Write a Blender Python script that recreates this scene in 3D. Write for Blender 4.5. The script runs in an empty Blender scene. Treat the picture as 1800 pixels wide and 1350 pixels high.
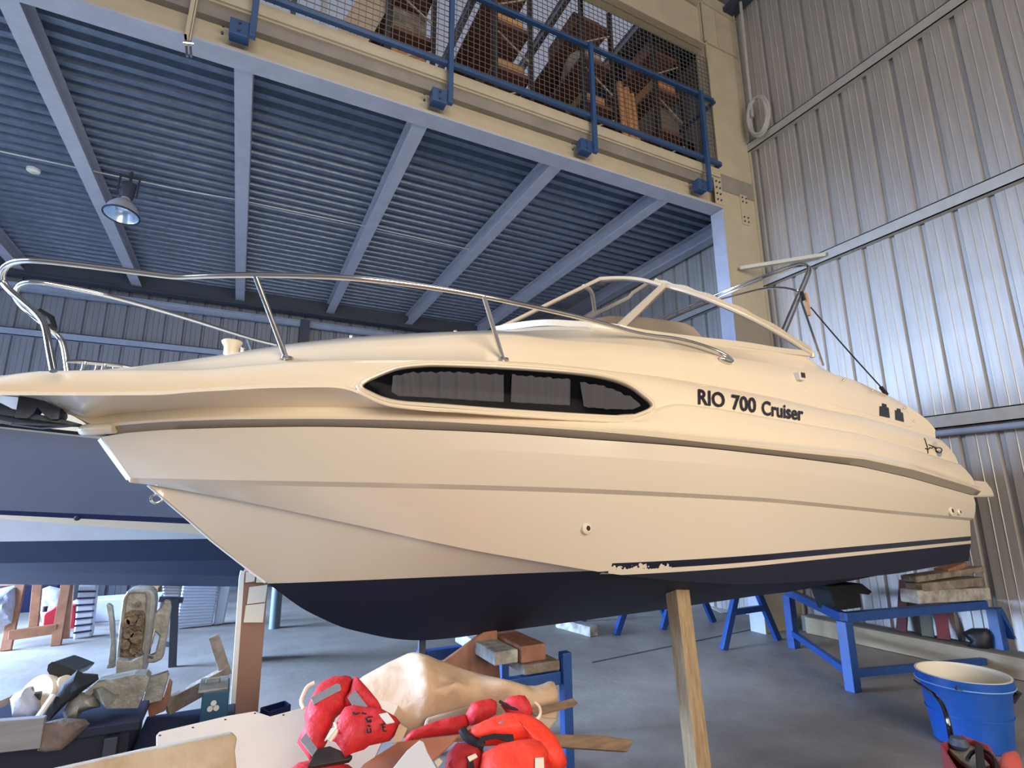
import bpy, math, random
import numpy as np
from mathutils import Vector, Matrix
from mathutils.bvhtree import BVHTree
from mathutils.geometry import delaunay_2d_cdt
random.seed(7)
sc = bpy.context.scene
C = sc.collection
# ---------------------------------------------------------------- camera
H = 1.6; F = 949.0
M = np.array([[0.89546927, 0.00731801, -0.44506318],
              [0.09104093, 0.97571701, 0.19921815],
              [0.4357136, -0.2189127, 0.87305835]])   # columns: camera x, y(down), z(forward) in fitted axes
W_ = np.array([M[:, 0], M[:, 2], -M[:, 1]])           # rows: world X, Y, Z expressed in camera axes
cam_d = bpy.data.cameras.new('camera'); cam = bpy.data.objects.new('camera', cam_d); C.objects.link(cam)
cam_d.sensor_width = 36; cam_d.lens = 36 * F / 1800; cam_d.clip_start = 0.05; cam_d.clip_end = 200
xb, yb, zb = W_[:, 0], -W_[:, 1], -W_[:, 2]
cam.matrix_world = Matrix(((xb[0], yb[0], zb[0], 0), (xb[1], yb[1], zb[1], 0), (xb[2], yb[2], zb[2], H), (0, 0, 0, 1)))
sc.camera = cam
# ---------------------------------------------------------------- world, lights, exposure
sc.view_settings.view_transform = 'Standard'; sc.view_settings.look = 'None'
sc.view_settings.gamma = 1; sc.view_settings.use_curve_mapping = False
sc.view_settings.exposure = 0.0
wd = bpy.data.worlds.new('sky'); sc.world = wd; wd.use_nodes = True
bg = wd.node_tree.nodes['Background']; bg.inputs[0].default_value = (0.78, 0.83, 1.0, 1); bg.inputs[1].default_value = 0.36
def area(name, loc, target, sx, sy, col, en, spread=180):
    l = bpy.data.lights.new(name, 'AREA'); l.shape = 'RECTANGLE'; l.size = sx; l.size_y = sy; l.color = col; l.energy = en
    l.spread = math.radians(spread)
    o = bpy.data.objects.new(name, l); C.objects.link(o); o.location = loc
    o.rotation_euler = (Vector(target) - Vector(loc)).to_track_quat('-Z', 'Y').to_euler(); return o
area('front_door_daylight', (2.2, -6.0, 3.8), (3.4, 3.5, 3.2), 7.0, 3.6, (1.0, 0.87, 0.72), 470, 130)
area('side_door_daylight', (-8.5, 6.2, 4.8), (-1.6, 6.6, 0.0), 4.5, 2.6, (0.46, 0.65, 1.0), 1250, 85)
area('rear_side_door_daylight', (-9.0, 9.4, 2.0), (-2.2, 7.4, 0.0), 4.5, 3.0, (0.42, 0.62, 1.0), 1400, 55)
area('corner_door_daylight', (-11.0, 0.5, 3.6), (0.5, 6.0, 3.6), 6.0, 4.0, (0.55, 0.70, 1.0), 330)
area('roof_daylight', (2.0, 0.5, 10.5), (4.5, 3.2, 4.0), 5.0, 2.0, (0.95, 0.95, 1.0), 120)
# ---------------------------------------------------------------- helpers
def ray(px, py): return W_ @ np.array([px - 900.0, py - 675.0, F])
def PX(px, py, v):
    d = ray(px, py); t = v / d[0]; return Vector((v, t * d[1], H + t * d[2]))
def PY(px, py, v):
    d = ray(px, py); t = v / d[1]; return Vector((t * d[0], v, H + t * d[2]))
def PZ(px, py, v):
    d = ray(px, py); t = (v - H) / d[2]; return Vector((t * d[0], t * d[1], v))
def PP(px, py, p0, nrm):            # onto a plane
    d = Vector(ray(px, py)); o = Vector((0, 0, H)); n = Vector(nrm); p0 = Vector(p0)
    return o + d * ((p0 - o).dot(n) / d.dot(n))
def srgb(h):
    v = [int(h[i:i + 2], 16) / 255 for i in (0, 2, 4)]
    return tuple(c / 12.92 if c <= .04045 else ((c + .055) / 1.055) ** 2.4 for c in v) + (1,)
def mat(name, col, rough=.6, metal=0, var=0, vscale=6, bump=0, bscale=30, spec=.5, coat=0, stretch=None, col2=None, trans=0, alpha=1):
    m = bpy.data.materials.new(name); m.use_nodes = True; nt = m.node_tree; b = nt.nodes['Principled BSDF']
    col = srgb(col) if isinstance(col, str) else col
    b.inputs['Base Color'].default_value = col; b.inputs['Roughness'].default_value = rough; b.inputs['Metallic'].default_value = metal
    b.inputs['Specular IOR Level'].default_value = spec; b.inputs['Coat Weight'].default_value = coat; b.inputs['Coat Roughness'].default_value = .08
    b.inputs['Transmission Weight'].default_value = trans; b.inputs['Alpha'].default_value = alpha
    if var or col2 or bump:
        tc = nt.nodes.new('ShaderNodeTexCoord'); mp = nt.nodes.new('ShaderNodeMapping'); nt.links.new(tc.outputs['Object'], mp.inputs[0])
        if stretch: mp.inputs['Scale'].default_value = stretch
    if var or col2:
        n = nt.nodes.new('ShaderNodeTexNoise'); n.inputs['Scale'].default_value = vscale; n.inputs['Detail'].default_value = 6; n.inputs['Roughness'].default_value = .65
        nt.links.new(mp.outputs[0], n.inputs[0])
        cr = nt.nodes.new('ShaderNodeValToRGB'); nt.links.new(n.outputs[0], cr.inputs[0])
        cr.color_ramp.elements[0].position = .34; cr.color_ramp.elements[1].position = .66
        c2 = srgb(col2) if isinstance(col2, str) else tuple(min(1, c * (1 + var)) for c in col[:3]) + (1,)
        c1 = col if col2 else tuple(c * (1 - var) for c in col[:3]) + (1,)
        cr.color_ramp.elements[0].color = c1; cr.color_ramp.elements[1].color = c2
        nt.links.new(cr.outputs[0], b.inputs['Base Color'])
    if bump:
        n2 = nt.nodes.new('ShaderNodeTexNoise'); n2.inputs['Scale'].default_value = bscale; n2.inputs['Detail'].default_value = 4
        nt.links.new(mp.outputs[0], n2.inputs[0]); bp = nt.nodes.new('ShaderNodeBump'); bp.inputs['Strength'].default_value = bump
        bp.inputs['Distance'].default_value = .02; nt.links.new(n2.outputs[0], bp.inputs['Height']); nt.links.new(bp.outputs[0], b.inputs['Normal'])
    return m
class MB:
    def __init__(s): s.v = []; s.f = []; s.mi = []; s.cur = 0
    def add(s, vs, fs):
        o = len(s.v); s.v += [tuple(v) for v in vs]; s.f += [tuple(i + o for i in f) for f in fs]; s.mi += [s.cur] * len(fs); return s
    def box(s, a, b):                # corners
        x0, y0, z0 = a; x1, y1, z1 = b
        return s.add([(x0, y0, z0), (x1, y0, z0), (x1, y1, z0), (x0, y1, z0), (x0, y0, z1), (x1, y0, z1), (x1, y1, z1), (x0, y1, z1)],
                     [(0, 3, 2, 1), (4, 5, 6, 7), (0, 1, 5, 4), (1, 2, 6, 5), (2, 3, 7, 6), (3, 0, 4, 7)])
    def bar(s, p, q, w, d=None, up=(0, 0, 1)):     # rectangular bar from p to q
        d = d or w; p = Vector(p); q = Vector(q); a = (q - p).normalized(); up = Vector(up)
        if abs(a.dot(up)) > .97: up = Vector((0, 1, 0))
        r = a.cross(up).normalized(); u = r.cross(a).normalized(); vs = []
        for c in (p, q):
            for i, j in ((-1, -1), (1, -1), (1, 1), (-1, 1)): vs.append(c + r * (w / 2 * i) + u * (d / 2 * j))
        return s.add(vs, [(0, 3, 2, 1), (4, 5, 6, 7), (0, 1, 5, 4), (1, 2, 6, 5), (2, 3, 7, 6), (3, 0, 4, 7)])
    def tube(s, pts, r, n=10, closed=False):
        pts = [Vector(p) for p in pts]; N = len(pts); rs = r if isinstance(r, (list, tuple)) else [r] * N
        t0 = (pts[1] - pts[0]).normalized(); nn = t0.orthogonal().normalized(); vs = []; fs = []
        for i, p in enumerate(pts):
            if closed: t = (pts[(i + 1) % N] - pts[i - 1]).normalized()
            else: t = (pts[min(i + 1, N - 1)] - pts[max(i - 1, 0)]).normalized()
            nn = (nn - t * nn.dot(t)).normalized(); bb = t.cross(nn)
            for k in range(n):
                a = 2 * math.pi * k / n; vs.append(p + (nn * math.cos(a) + bb * math.sin(a)) * rs[i])
        for i in range(N if closed else N - 1):
            for k in range(n):
                a = i * n + k; b = i * n + (k + 1) % n; c = ((i + 1) % N) * n + (k + 1) % n; d = ((i + 1) % N) * n + k; fs.append((a, b, c, d))
        if not closed: fs.append(tuple(range(n))[::-1]); fs.append(tuple((N - 1) * n + k for k in range(n)))
        return s.add(vs, fs)
    def prism(s, poly, ext):         # polygon of 3D points extruded by a vector
        poly = [Vector(p) for p in poly]; e = Vector(ext); n = len(poly)
        return s.add(poly + [p + e for p in poly], [tuple(range(n))[::-1], tuple(range(n, 2 * n))] + [(i, (i + 1) % n, n + (i + 1) % n, n + i) for i in range(n)])
    def lathe(s, prof, c=(0, 0, 0), axis=(0, 0, 1), n=32, caps=True):
        ax = Vector(axis).normalized(); u = ax.orthogonal().normalized(); w = ax.cross(u); c = Vector(c); vs = []; fs = []
        for r, z in prof:
            for k in range(n):
                a = 2 * math.pi * k / n; vs.append(c + ax * z + (u * math.cos(a) + w * math.sin(a)) * max(r, 1e-4))
        for i in range(len(prof) - 1):
            for k in range(n): fs.append((i * n + k, i * n + (k + 1) % n, (i + 1) * n + (k + 1) % n, (i + 1) * n + k))
        if caps: fs.append(tuple(range(n))[::-1]); fs.append(tuple((len(prof) - 1) * n + k for k in range(n)))
        return s.add(vs, fs)
    def loft(s, rows, closed=False):
        n = len(rows[0]); vs = [p for r in rows for p in r]; fs = []
        for i in range(len(rows) - 1):
            for j in range(n if closed else n - 1):
                k = (j + 1) % n; fs.append((i * n + j, i * n + k, (i + 1) * n + k, (i + 1) * n + j))
        return s.add(vs, fs)
    def build(s, name, mats, parent=None, smooth=False, bevel=0, angle=35, subsurf=0, solid=0):
        o0 = Vector(parent['_o']) if parent is not None and '_o' in parent else Vector((0, 0, 0))
        me = bpy.data.meshes.new(name); me.from_pydata([Vector(v) - o0 for v in s.v], [], s.f); me.update()
        for m in (mats if isinstance(mats, (list, tuple)) else [mats]): me.materials.append(m)
        me.polygons.foreach_set('material_index', s.mi)
        if smooth:
            me.polygons.foreach_set('use_smooth', [True] * len(me.polygons))
            try: me.set_sharp_from_angle(angle=math.radians(angle))
            except Exception: pass
        ob = bpy.data.objects.new(name, me); C.objects.link(ob)
        if parent is not None: ob.parent = parent
        if solid: md = ob.modifiers.new('s', 'SOLIDIFY'); md.thickness = solid; md.offset = -1
        if bevel: md = ob.modifiers.new('b', 'BEVEL'); md.width = bevel; md.segments = 2; md.limit_method = 'ANGLE'
        if subsurf: md = ob.modifiers.new('u', 'SUBSURF'); md.levels = subsurf; md.render_levels = subsurf
        return ob
def tag(o, label, cat, group=None):
    o['label'] = label; o['category'] = cat
    if group: o['group'] = group
    return o
def struct(o): o['kind'] = 'structure'; return o
def thing(name, loc, label, cat, group=None):
    o = bpy.data.objects.new(name, None); C.objects.link(o); o.location = loc; o.empty_display_size = .1
    o['_o'] = tuple(loc); return tag(o, label, cat, group)
def relief(mb, pts, tris_out, p0, nrm, noise=0, thick=0, seed=1, maxl=.05):
    """cloth-like sheet: pts=(px,py,lift); the first tris_out points are the outline, the rest inner folds."""
    nrm = Vector(nrm).normalized()
    co = [Vector((p[0], p[1])) for p in pts]; n = tris_out
    out = delaunay_2d_cdt(co, [], [list(range(n))], 1, 1e-6)
    vs, fs = out[0], out[2]; lift = []
    for v in vs:
        j = min(range(len(pts)), key=lambda k: (co[k] - v).length); lift.append(pts[j][2])
    V = [PP(v[0], v[1], p0, nrm) + nrm * l for v, l in zip(vs, lift)]
    mb.add(V, [tuple(f) for f in fs]); return V
def pillow(mb, poly, p0, nrm, thick, rings=7, wob=0, seed=0, centre=None, back=.35):
    """puffed panel bounded by a photo-traced outline lying on a real plane"""
    nrm = Vector(nrm).normalized(); P = [PP(x, y, p0, nrm) for x, y in poly]
    Q = []                                            # refine the outline
    for i in range(len(P)):
        a, b = P[i], P[(i + 1) % len(P)]; m = max(1, int((b - a).length / .035))
        Q += [a.lerp(b, k / m) for k in range(m)]
    c = PP(centre[0], centre[1], p0, nrm) if centre else sum(Q, Vector()) / len(Q)
    n = len(Q); rnd = random.Random(seed); ph = [rnd.uniform(0, 6.28) for _ in range(6)]
    def w(p): return wob * (math.sin(p.x * 31 + ph[0]) * math.sin(p.y * 27 + p.z * 20 + ph[1]) + .6 * math.sin(p.x * 63 + p.z * 50 + ph[2]))
    rows = []
    for side in (1, -1):
        rr = []
        for k in range(rings + 1):
            f = 1 - k / rings
            h = thick * (1 - f ** 2.6) ** .5 * (1 if side > 0 else -back)
            rr.append([c.lerp(q, f if f > 0 else .002) + nrm * (h + (w(c.lerp(q, f)) * (1 - f ** 3) if side > 0 else 0)) for q in Q])
        rows.append(rr)
    allr = rows[1][::-1] + rows[0][1:]
    mb.loft([r for r in allr], closed=True); return c
# ---------------------------------------------------------------- materials
m_floor = mat('worn_concrete', '78716a', .55, col2='918a82', vscale=1.3, bump=.15, bscale=14)
m_steel = mat('beam_beige_paint', 'b3a88f', .5, var=.06, vscale=3, bump=.04, bscale=60)
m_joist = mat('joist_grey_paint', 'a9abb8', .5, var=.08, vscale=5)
m_deckm = mat('galvanised_deck', '747f92', .34, metal=.45, var=.15, vscale=9, bump=.3, bscale=45)
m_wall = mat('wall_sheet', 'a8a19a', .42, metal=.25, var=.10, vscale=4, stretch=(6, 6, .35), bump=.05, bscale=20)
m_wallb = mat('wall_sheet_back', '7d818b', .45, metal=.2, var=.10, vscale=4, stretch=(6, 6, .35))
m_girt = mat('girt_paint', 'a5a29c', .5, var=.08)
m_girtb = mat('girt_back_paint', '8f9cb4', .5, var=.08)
m_dark = mat('dark_steel', '39404d', .6, var=.1)
m_blue = mat('blue_paint', '1d4482', .42, var=.16, vscale=14)
m_bluer = mat('railing_blue_paint', '2e4c74', .4, var=.08)
m_white = mat('white_paint', 'd8d6d2', .5, var=.05)
m_chrome = mat('stainless_steel', 'd9d6d0', .14, metal=1)
m_black = mat('black_rubber', '15161a', .55)
m_blackg = mat('black_gloss', '0c0e14', .12, spec=.6)
m_wood = mat('pine_post', 'b39a74', .7, col2='8e7455', vscale=7, stretch=(8, 8, .8), bump=.2, bscale=30)
m_woodd = mat('dirty_timber', '8f8476', .8, col2='5d5248', vscale=8, bump=.5, bscale=25)
m_woodr = mat('reddish_timber', '9a6a50', .65, col2='7d5442', vscale=6, stretch=(3, 3, 1))
m_card = mat('brown_cardboard', '8e6a58', .8, var=.06, vscale=3)
m_kraft = mat('kraft_cardboard', 'b98d63', .8, var=.1, vscale=5)
m_meshw = mat('mesh_wire', '6c6864', .5, metal=.3)
m_shelf = mat('brown_shelf_board', '6b4439', .7, var=.15, vscale=5)
m_rack = mat('dark_rack_steel', '2f2a2a', .5)
m_gel = mat('cream_gelcoat', 'ead7b8', .22, spec=.5, coat=.6)
m_gel2 = mat('cream_gelcoat_trim', 'e2d2b6', .3, coat=.3)
m_paper = mat('label_paper', 'd9d3c8', .7)
m_ink = mat('ink', '15161c', .6)
m_red = mat('life_jacket_red', 'c7252a', .65, var=.14, vscale=16, bump=.9, bscale=13)
m_orange = mat('life_jacket_orange', 'f0402a', .6, var=.10, vscale=16, bump=.8, bscale=13)
m_reflect = mat('reflective_tape', '9a9ca0', .3, metal=.5, bump=.3, bscale=60)
m_tarp = mat('beige_canvas', 'c6a98a', .75, var=.08, vscale=5, bump=.8, bscale=7)
m_board = mat('ivory_laminate', 'dcc7ae', .35, var=.03)
m_alu = mat('dirty_aluminium', '9b9b94', .5, metal=.3, col2='75736c', vscale=9, bump=.3, bscale=30)
m_grease = mat('greasy_dark', '3a332c', .5, col2='8a7458', vscale=26, bump=.9, bscale=40)
m_bag = mat('translucent_plastic_bag', 'b4b4c0', .3, var=.15, vscale=8, bump=.6, bscale=14)
m_vinyl = mat('white_vinyl', 'c9cdd6', .4, var=.04, bump=.1, bscale=9)
# ================================================================ BUILDING
XW = 6.9; YB = 12.6
mb = MB(); mb.box((-14, -9, -.12), (XW + .3, YB + .3, 0)); fl = struct(mb.build('floor', m_floor))
def joint(i, a, b):
    mb = MB(); mb.bar((a[0], a[1], .002), (b[0], b[1], .002), .02, .006); struct(mb.build('trim_%d' % i, m_dark))
joint(40, PZ(1040, 1165, 0), PZ(1330, 1105, 0))
def ribbed(name, m, axis, pos, a0, a1, z0, z1, into, pitch=.333):
    """ribbed sheet: flat pans, dark recessed channels, small beads"""
    prof = []; x = a0
    while x < a1:
        prof += [(x, 0), (x + .018, .04), (x + .052, .04), (x + .07, 0), (x + .145, 0), (x + .151, -.006), (x + .157, 0),
                 (x + .235, 0), (x + .241, -.006), (x + .247, 0)]
        x += pitch
    rows = []
    for z in (z0, z1):
        rows.append([((pos + d * into, p, z) if axis == 'x' else (p, pos + d * into, z)) for p, d in prof])
    mb = MB(); mb.loft(rows); return struct(mb.build(name, m, solid=0))
ribbed('wall_right', m_wall, 'x', XW, -6, YB, 0, 10.2, 1)
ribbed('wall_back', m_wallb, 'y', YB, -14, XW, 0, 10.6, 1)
mb = MB(); mb.box((XW + .06, -6, 0), (XW + .12, YB + .1, 10.2)); struct(mb.build('trim_50', m_dark))
mb = MB(); mb.box((-14, YB + .06, 0), (XW + .12, YB + .12, 10.6)); struct(mb.build('trim_51', m_dark))
k = 1
def trim(mb, m, **kw):
    global k; o = struct(mb.build('trim_%d' % k, m, **kw)); k += 1; return o
# girts on the right wall and back wall (lipped channels)
def cchan(mb, p, q, dp, hh, side):     # channel with back against the wall, dp = protrusion vector
    dp = Vector(dp); p = Vector(p); q = Vector(q); z = Vector((0, 0, hh / 2)); t = .012
    mb.prism([p - z, q - z, q - z + dp, p - z + dp], (0, 0, t)); mb.prism([p + z, q + z, q + z + dp, p + z + dp], (0, 0, -t))
    mb.prism([p - z + dp, q - z + dp, q + z + dp, p + z + dp], -dp.normalized() * t)
for z in (2.46, 4.86, 7.16):
    mb = MB(); cchan(mb, (XW, -6, z), (XW, YB, z), (-.09, 0, 0), .15, 1); trim(mb, m_girt)
for z in (2.4, 4.78):
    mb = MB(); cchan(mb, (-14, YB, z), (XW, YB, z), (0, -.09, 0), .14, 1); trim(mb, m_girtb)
mb = MB(); mb.tube([(XW - .1, -2, 2.33), (XW - .1, 5.0, 2.33)], .035, 12)
tag(mb.build('conduit_pipe', m_girtb, smooth=True), 'grey pipe running just under the lowest rail on the ribbed side wall', 'pipe')
# I-sections
def ibeam(mb, p, q, h, w, tf=.018, tw=.012, up=(0, 0, 1)):
    p = Vector(p); q = Vector(q); a = (q - p).normalized(); u = Vector(up); r = a.cross(u).normalized()
    for (c, ww, hh) in ((h / 2 - tf / 2, w, tf), (-h / 2 + tf / 2, w, tf), (0, tw, h - tf)):
        o = u * c; mb.bar(p + o, q + o, ww, hh, up)
Z0 = 5.9; 
mb = MB(); ibeam(mb, (-9, 5.21, Z0 + .245), (6.08, 5.21, Z0 + .245), .47, .23, .022, .014); trim(mb, m_steel)
mb = MB(); mb.box((-9, 5.092, Z0 - .012), (6.08, 5.328, Z0 + .009)); trim(mb, m_joist)          # edge beam underside: cool light from below put into the grey
mb = MB(); mb.box((-9, 5.07, 6.38), (6.06, 5.10, 6.52)); trim(mb, m_steel)                                         # kick plate
for x in (-5.8, -4.0, -2.18, -.34, 1.5, 3.33, 5.15):
    mb = MB(); ibeam(mb, (x, 5.33, Z0 + .12), (x, YB - .25, Z0 + .12), .24, .17, .014, .01); trim(mb, m_joist)
mb = MB(); ibeam(mb, (6.72, 5.5, Z0 + .12), (6.72, YB - .25, Z0 + .12), .24, .2, .014, .01); trim(mb, m_joist)
mb = MB(); ibeam(mb, (-9, YB - .3, Z0 + .1), (XW, YB - .3, Z0 + .1), .4, .2); trim(mb, m_dark)
mb = MB(); ibeam(mb, (-9, YB - .14, 5.62), (XW, YB - .14, 5.62), .14, .1); trim(mb, m_girtb)
mb = MB(); ibeam(mb, (1.0, YB - .13, 0), (1.0, YB - .13, 5.7), .2, .2, up=(0, 1, 0)); trim(mb, m_dark)
mb = MB(); ibeam(mb, (-6.6, YB - .13, 0), (-6.6, YB - .13, 5.7), .2, .2, up=(0, 1, 0)); trim(mb, m_dark)
# corrugated deck
prof = []; y = 5.3
while y < YB - .3:
    prof += [(y, 6.135), (y + .075, 6.135), (y + .10, 6.2), (y + .175, 6.2)]; y += .2
mb = MB()
xs = [-9 + 15.85 * i / 1 for i in range(2)]
mb.loft([[(x, p, z) for p, z in prof] for x in xs])
o = struct(mb.build('mezzanine_deck', m_deckm)); 
mb = MB(); mb.box((-9, 5.12, 6.215), (XW - .05, YB - .05, 6.5)); trim(mb, m_floor)
# portal column with its rafter, web facing the camera
CX0, CX1, CY = 6.08, 6.82, 5.21
mb = MB(); mb.box((CX0 - .012, 5.10, 0), (CX0 - .002, 5.33, Z0 - .02)); trim(mb, m_joist)  # grey cover on the left flange: cool side light put into its colour
mb = MB(); mb.box((CX0, 5.10, 0), (CX0 + .02, 5.33, 9.9)); mb.box((CX1, 5.10, 0), (CX1 + .02, 5.33, 9.9)); mb.box((CX0, 5.13, 0), (CX1, 5.145, 9.9))
mb.box((CX0, 5.1, 8.86), (CX1, 5.33, 8.88)); mb.box((CX0 + .3, 5.1, 8.9), (CX0 + .315, 5.14, 9.6)); trim(mb, m_steel, bevel=.002)
mb = MB(); a = [(-9, 9.9), (CX0, 8.8)]
r0 = [(CX0, 8.8), (3.6, 8.83), (-9, 10.3)]; r1 = [(CX1 + .05, 9.65), (CX0, 9.62), (-9, 10.85)]
for (x0, z0), (x1, z1) in ((r0[0], r0[1]), (r0[1], r0[2])): mb.prism([(x0, 5.1, z0), (x1, 5.1, z1), (x1, 5.33, z1), (x0, 5.33, z0)], (0, 0, .02))
mb.prism([(CX0, 5.205, 8.8), (3.6, 5.205, 8.83), (-9, 5.205, 10.3), (-9, 5.205, 10.85), (CX0, 5.205, 9.62)], (0, .014, 0))
mb.prism([(CX1 + .05, 5.1, 9.6), (-9, 5.1, 10.85), (-9, 5.33, 10.85), (CX1 + .05, 5.33, 9.6)], (0, 0, .02))
trim(mb, m_steel)
# bolted plates on the column
mb = MB(); mb.box((CX0 + .42, 5.115, 5.75), (CX0 + .58, 5.13, 6.25)); trim(mb, m_steel, bevel=.002)
mb = MB()
for x in (CX0 + .46, CX0 + .54):
    for z in (5.8, 5.87, 6.13, 6.2): mb.tube([(x, 5.115, z), (x, 5.10, z)], .013, 6)
trim(mb, m_dark)
mb = MB(); mb.box((CX0 - .15, 5.085, 5.93), (CX0 - .01, 5.1, 6.35)); trim(mb, m_steel, bevel=.002)
mb = MB()
for x in (CX0 - .115, CX0 - .045):
    for z in (6.0, 6.1, 6.2, 6.3): mb.tube([(x, 5.085, z), (x, 5.068, z)], .014, 6)
trim(mb, m_dark)
# brace between column and wall girt
mb = MB(); mb.bar(PY(1302, 472, 5.08), PX(1452, 448, XW - .1), .07, .05); trim(mb, m_steel)
# roof: purlins, sheets and translucent strips
m_roof = mat('roof_sheet', '8d8790', .5, var=.08)
m_sky = bpy.data.materials.new('translucent_roof_sheet'); m_sky.use_nodes = True
nt = m_sky.node_tree; nt.nodes.remove(nt.nodes['Principled BSDF']); tr = nt.nodes.new('ShaderNodeBsdfTranslucent'); tr.inputs[0].default_value = (.9, .93, 1, 1)
tp = nt.nodes.new('ShaderNodeBsdfTransparent'); tp.inputs[0].default_value = (.95, .95, 1, 1); mx = nt.nodes.new('ShaderNodeMixShader'); mx.inputs[0].default_value = .75
nt.links.new(tr.outputs[0], mx.inputs[1]); nt.links.new(tp.outputs[0], mx.inputs[2]); nt.links.new(mx.outputs[0], nt.nodes['Material Output'].inputs[0])
def zr(x): return 10.0 + (XW - x) * .095
def roofpanel(x0, x1, name, m, y0=-6, y1=YB + .2):
    n = max(1, int((x1 - x0) / .25)); top = []; 
    for i in range(n * 4 + 1):
        x = x0 + (x1 - x0) * i / (n * 4); top.append((x, zr(x) + (.03 if i % 4 in (1, 2) else 0)))
    mb = MB(); mb.loft([[(x, y, z) for x, z in top] for y in (y0, y1)]); return struct(mb.build(name, m))
roofpanel(5.75, 7.1, 'ceiling', m_roof)
for i, (a, b) in enumerate(((2.2, 5.75), (-2.6, 2.2))):
    roofpanel(a, b, 'window_%d' % (i + 1), m_sky, 5.3, YB + .2); roofpanel(a, b, 'ceiling_front_%d' % (i + 1), m_roof, -6, 5.3)
roofpanel(-14, -2.6, 'ceiling_left', m_roof)
for x in (6.75, 5.7, 4.3, 2.9, 1.5, .1, -1.3, -2.7, -4.1):
    mb = MB(); ibeam(mb, (x, 5.35, zr(x) - .1), (x, YB, zr(x) - .1), .18, .09, .01, .008); trim(mb, m_joist)
mb = MB(); mb.box((XW - .3, -6, 9.72), (XW - .02, YB, 9.80)); trim(mb, m_dark)
# ------------------------------------------------ railing with mesh on the mezzanine edge
rl = thing('guard_railing', (0, 4.98, 6.0), 'blue steel guard railing with wire mesh along the mezzanine edge', 'railing')
RY = 4.97
for i, x in enumerate((-2.3, -.28, 1.73, 3.70, 5.70)):
    mb = MB(); mb.bar((x, RY, 6.0), (x, RY, 7.68), .055, .055, up=(0, 1, 0)); mb.box((x - .03, RY - .03, 5.995), (x + .03, RY + .03, 6.003))
    p = mb.build('post', [m_bluer], rl, bevel=.003)
    mb = MB(); mb.box((x - .20, RY + .02, 6.0), (x - .03, RY + .14, 6.17)); mb.build('bracket', m_bluer, rl, bevel=.004)
    for z in (6.045, 6.13):
        mb = MB(); mb.tube([(x - .115, RY + .02, z), (x - .115, RY + .005, z)], .016, 6); mb.build('bolt', m_dark, rl)
        mb = MB(); mb.tube([(x - .26, RY + .135, z), (x - .26, RY + .115, z)], .013, 6); mb.build('bolt', m_dark, rl)
for x in (6.04,):
    mb = MB(); mb.bar((x, 5.3, 6.5), (x, 5.3, 7.65), .04, .04); mb.build('post', m_bluer, rl)
mb = MB(); mb.bar((-9, RY + .05, 7.66), (6.0, RY + .05, 7.66), .06, .045); mb.build('top_rail', m_bluer, rl, bevel=.004)
mb = MB(); mb.bar((-9, RY + .06, 6.57), (6.04, RY + .06, 6.57), .06, .05); mb.build('bottom_rail', m_bluer, rl, bevel=.004)
mb = MB(); mb.bar((6.04, RY + .05, 7.66), (6.06, 5.9, 7.66), .05, .04); mb.build('return_rail', m_bluer, rl); mb = MB(); mb.bar((6.04, RY + .05, 6.57), (6.06, 5.9, 6.57), .04, .05); mb.build('return_rail', m_bluer, rl)
mb = MB(); x = -2.0; wr = .0032
while x < 6.04:
    mb.bar((x, RY + .10, 6.55), (x, RY + .10, 8.5), wr * 2, wr * 2, up=(0, 1, 0)); x += .075
z = 6.6
while z < 8.51:
    mb.bar((-2, RY + .105, z), (6.04, RY + .105, z), wr * 2); z += .075
mb.build('wire_mesh', m_meshw, rl)
# beige scaffold clip hanging over the beam on the left
t = thing('hanging_strap_bracket', PY(335, 60, 5.0), 'beige steel strap clamped over the mezzanine beam near its left end', 'bracket')
mb = MB(); mb.bar(PY(345, -25, 5.02), PY(327, 72, 5.02), .035, .03, up=(0, 1, 0)); mb.bar(PY(352, -25, 5.02), PY(334, 74, 5.02), .012, .05, up=(0, 1, 0)); mb.build('strap', m_steel, t)
mb = MB(); mb.bar(PY(326, 62, 5.02), PY(329, 99, 5.02), .02, .03, up=(0, 1, 0)); mb.bar(PY(334, 64, 5.02), PY(336, 99, 5.02), .02, .03, up=(0, 1, 0)); mb.build('jaw', m_chrome, t)
mb = MB(); mb.tube([PY(322, 75, 5.0), PY(340, 77, 5.0)], .012, 8); mb.build('bolt', m_chrome, t)
# lamp, wire, detector
lp = PZ(213, 378, 5.45); t = thing('high_bay_lamp', lp, 'grey bell-shaped industrial lamp hanging under the mezzanine deck', 'lamp')
m_lampin = mat('lamp_reflector', 'c4d8ee', .2, metal=.6)
ax = Vector((.05, .12, 1)).normalized()
mb = MB(); mb.lathe([(.21, 0), (.2, .03), (.17, .12), (.11, .2), (.06, .24), (.05, .30)], lp, ax, 36); mb.f = mb.f[:-2]; mb.mi = mb.mi[:-2]; mb.build('shade', m_joist, t, smooth=True)
mb = MB(); mb.lathe([(.2, .002), (.185, .04), (.155, .12), (.1, .19), (.04, .22)], lp, ax, 36); mb.f = mb.f[:-2]; mb.mi = mb.mi[:-2]; mb.build('reflector', m_lampin, t, smooth=True)
mb = MB(); mb.lathe([(.215, -.01), (.215, .012), (.205, .012), (.205, -.01)], lp, ax, 36, caps=False); mb.build('rim', m_dark, t, smooth=True)
mb = MB(); mb.lathe([(.07, .27), (.085, .30), (.085, .5), (.05, .52)], lp, ax, 20); mb.build('ballast_housing', m_dark, t, smooth=True)
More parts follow.
